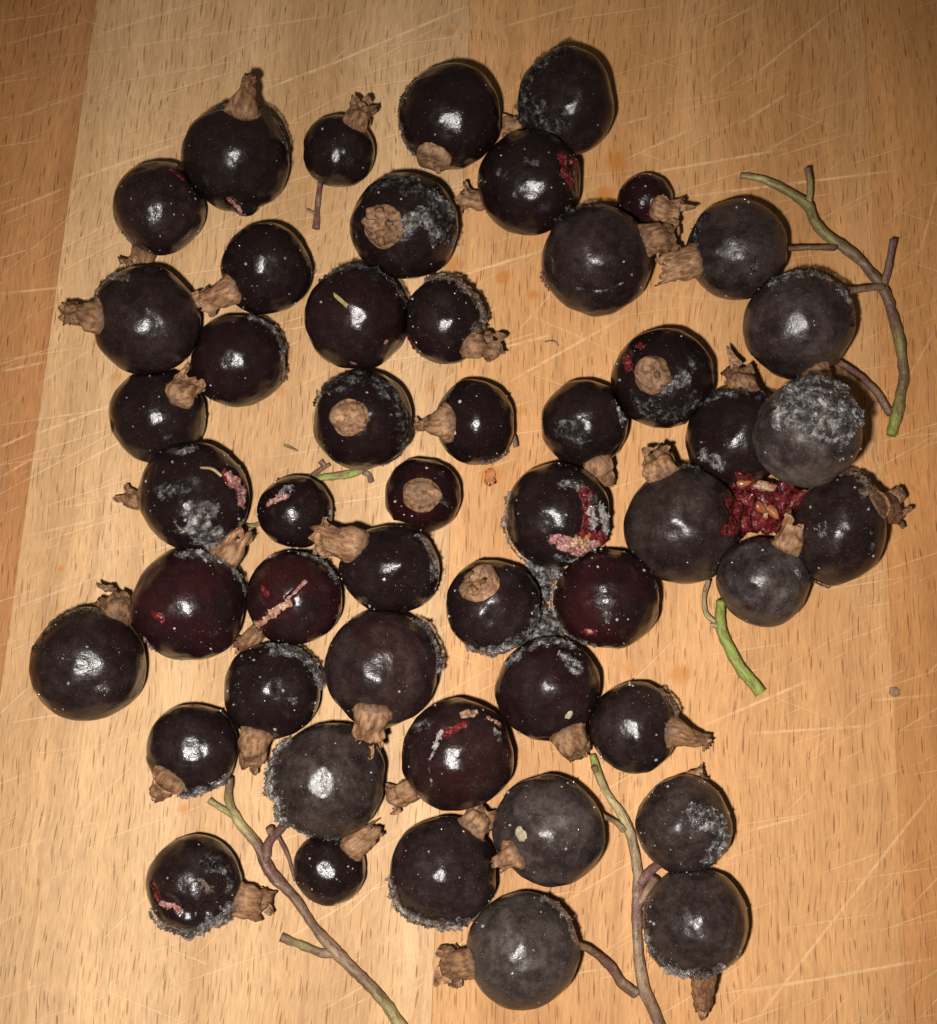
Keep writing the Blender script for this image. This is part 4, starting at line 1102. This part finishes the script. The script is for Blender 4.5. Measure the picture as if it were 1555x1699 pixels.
stem('fruit_stem', 'long curved green and brown stem arching down the right side', (
    [(1228, 291, 14), (1262, 297, 18), (1300, 314, 24), (1338, 338, 30), (1352, 368, 30), (1378, 396, 28), (1420, 425, 24), (1462, 474, 20), (1480, 520, 18), (1494, 575, 18), (1498, 625, 16), (1490, 675, 14), (1478, 722, 14)],
    [6, 7, 8, 10, 9.5, 10, 9, 10.5, 9.5, 9.5, 9.5, 11, 10], [OLIVE, YEL, OLIVE, OLIVE, OLIVE, OLIVE, BROWN, BROWN, PURPLE, OLIVE, BROWN, OLIVE, GREEN]), [
    ([(1342, 336, 30), (1344, 310, 44), (1339, 278, 62)], [7, 5.5, 5], [OLIVE, OLIVE, BROWN]),
    ([(1466, 474, 22), (1474, 440, 40), (1482, 396, 56)], [6, 5.5, 6.5], [BROWN, PURPLE, PURPLE]),
    ([(1303, 413, 80), (1340, 411, 62), (1386, 410, 30)], [5, 4.5, 6.5], [PURPLE, TAN, BROWN]),
    ([(1396, 484, 92), (1430, 480, 70), (1466, 476, 26)], [6, 5.5, 7], [PURPLE, TAN, TAN]),
    ([(1392, 602, 60), (1424, 622, 40), (1454, 650, 24), (1478, 688, 15)], [6, 6.5, 7, 8], [PURPLE, PURPLE, BROWN, PURPLE])])
stem('fruit_stem', 'forked brown stem running down out of the picture at the lower left', (
    [(381, 1290, 40), (379, 1330, 20), (398, 1366, 15), (428, 1404, 15), (446, 1444, 16), (488, 1490, 14), (520, 1536, 14), (554, 1578, 14), (600, 1622, 14), (640, 1666, 14), (675, 1720, 14), (720, 1800, 14)],
    [7, 7.5, 8, 8.5, 11, 9, 9, 11, 10, 10, 10.5, 11], [PURPLE, OLIVE, YEL, BROWN, PURPLE, BROWN, BROWN, TAN, BROWN, OLIVE, YEL, OLIVE]), [
    ([(347, 1328, 12), (362, 1338, 14), (385, 1352, 15)], [6, 6.5, 7], [OLIVE, YEL, OLIVE]),
    ([(488, 1352, 70), (464, 1378, 40), (446, 1400, 24), (440, 1432, 17)], [6, 8, 7.5, 9], [PURPLE, PURPLE, PURPLE, PURPLE]),
    ([(452, 1384, 30), (446, 1374, 38)], [7, 7.5], [PURPLE, BROWN]),
    ([(462, 1388, 26), (478, 1420, 10), (490, 1462, 8)], [4, 3.5, 3], [PURPLE, BROWN]),
    ([(466, 1555, 12), (500, 1568, 12), (530, 1580, 13), (552, 1580, 14)], [7, 7, 7, 9], [PURPLE, OLIVE, BROWN, TAN])])
stem('fruit_stem', 'long green to brown stem running down past the lowest berry at the lower right', (
    [(982, 1252, 20), (992, 1282, 16), (1008, 1318, 16), (1036, 1360, 16), (1050, 1402, 16), (1058, 1450, 16), (1056, 1510, 16), (1058, 1570, 16), (1066, 1632, 16), (1086, 1682, 16), (1106, 1730, 16), (1140, 1800, 16)],
    [6.5, 7.5, 7, 8, 8, 9, 8.5, 8.5, 10.5, 10.5, 11, 11], [GREEN, OLIVE, YEL, YEL, TAN, TAN, PURPLE, TAN, TAN, BROWN, BROWN, BROWN]), [
    ([(1000, 1354, 60), (1018, 1362, 34), (1036, 1376, 18)], [5, 5, 7], [TAN, TAN, YEL]),
    ([(988, 1280, 24), (985, 1272, 30)], [5, 6], [OLIVE, BROWN]),
    ([(1096, 1432, 40), (1080, 1444, 26), (1062, 1466, 18)], [8, 8, 9], [PURPLE, PURPLE, PURPLE]),
    ([(1088, 1455, 30), (1074, 1478, 20), (1060, 1500, 17)], [8, 8, 8], [PURPLE, TAN, PURPLE]),
    ([(946, 1566, 88), (978, 1575, 60), (1012, 1602, 28), (1034, 1632, 18), (1058, 1648, 17)], [5, 7, 7.5, 8, 9], [TAN, BROWN, PURPLE, BROWN, BROWN])])
stem('green_stalk', 'short bright green cut stalk beside the dimpled grey berry', (
    [(1196, 996, 40), (1196, 1035, 18), (1206, 1066, 14), (1228, 1106, 12), (1262, 1150, 12)], [8, 10, 10, 10, 10], [GREEN, GREEN, GREEN, GREEN, (0.30, 0.36, 0.07)]), [
    ([(1176, 962, 40), (1169, 988, 22), (1172, 1018, 12), (1192, 1036, 14)], [4.5, 4, 4, 5], [TAN, TAN, YEL, TAN]),
    ([(1178, 1037, 14), (1190, 1038, 16)], [4, 6], [YEL, TAN])], 'stalk')
stem('green_twig', 'curled green twig bit lying between the tan button berries and the small scarred berry', (
    [(512, 798, 12), (535, 792, 8), (560, 790, 8), (585, 786, 8), (602, 780, 8)], [5, 6, 6.5, 6.5, 5], [OLIVE, GREEN, OLIVE, GREEN, OLIVE]), [
    ([(514, 795, 12), (528, 782, 10), (548, 770, 8)], [6, 5, 3.5], [PURPLE, BROWN, PURPLE]),
    ([(540, 774, 8), (532, 764, 12)], [4, 5], [BROWN, PURPLE]),
    ([(602, 784, 8), (612, 788, 8), (616, 800, 8)], [4, 5, 6], [PURPLE, BROWN, PURPLE])], 'twig')
stem('twig_scrap', 'tiny dark twig scrap lying alone on the pale stave', ([(471, 738, 3), (482, 742, 3), (494, 748, 3)], [2.5, 2.6, 2.2], [OLIVE, BROWN]), [], 'twig')
stem('twig_scrap', 'little brown stalk poking out between the frost speckled and the small scarred berry', ([(405, 872, 18), (420, 872, 12), (432, 868, 8)], [4, 4.5, 4], [BROWN, OLIVE, BROWN]), [], 'twig')
stem('fibre', 'thin hooked brown fibre on the board right of the frilled berry', ([(904, 567, 3), (914, 565, 4), (922, 567, 4), (927, 574, 3)], [1.1, 1.3, 1.3, 1.0], [BROWN, PURPLE]), [], 'fibre')

# ------------------------------------------------------------------ crumbs and juice on the board
def bit(name, label, cat, x, y, rx, ry, h, mat, turn=0.0, rough=.3):
    v = ICO3[0] * (1 + rough * noise(ICO3[0] * 1.9, int(x)) + rough * .4 * noise(ICO3[0] * 5, int(y)))[:, None]
    v = v * np.array([rx, ry, h]) * MMP
    v[:, 2] = np.maximum(v[:, 2], -0.1 * h * MMP)
    o = mesh_obj(name, v, ICO3[1], M[mat], None, True, at(x, y, 0.1 * h * MMP))
    o.rotation_euler = (0, 0, turn)
    o['label'] = label
    o['category'] = cat
    return o
bit('juice_drop', 'orange red juice smear under the cone tipped berry', 'juice', 813, 793, 9, 13, 0.9, 'juice', .2, .6)
bit('crumb', 'square brown crumb alone on the board at the right', 'crumb', 1484, 1148, 9, 8, 2, 'husk')
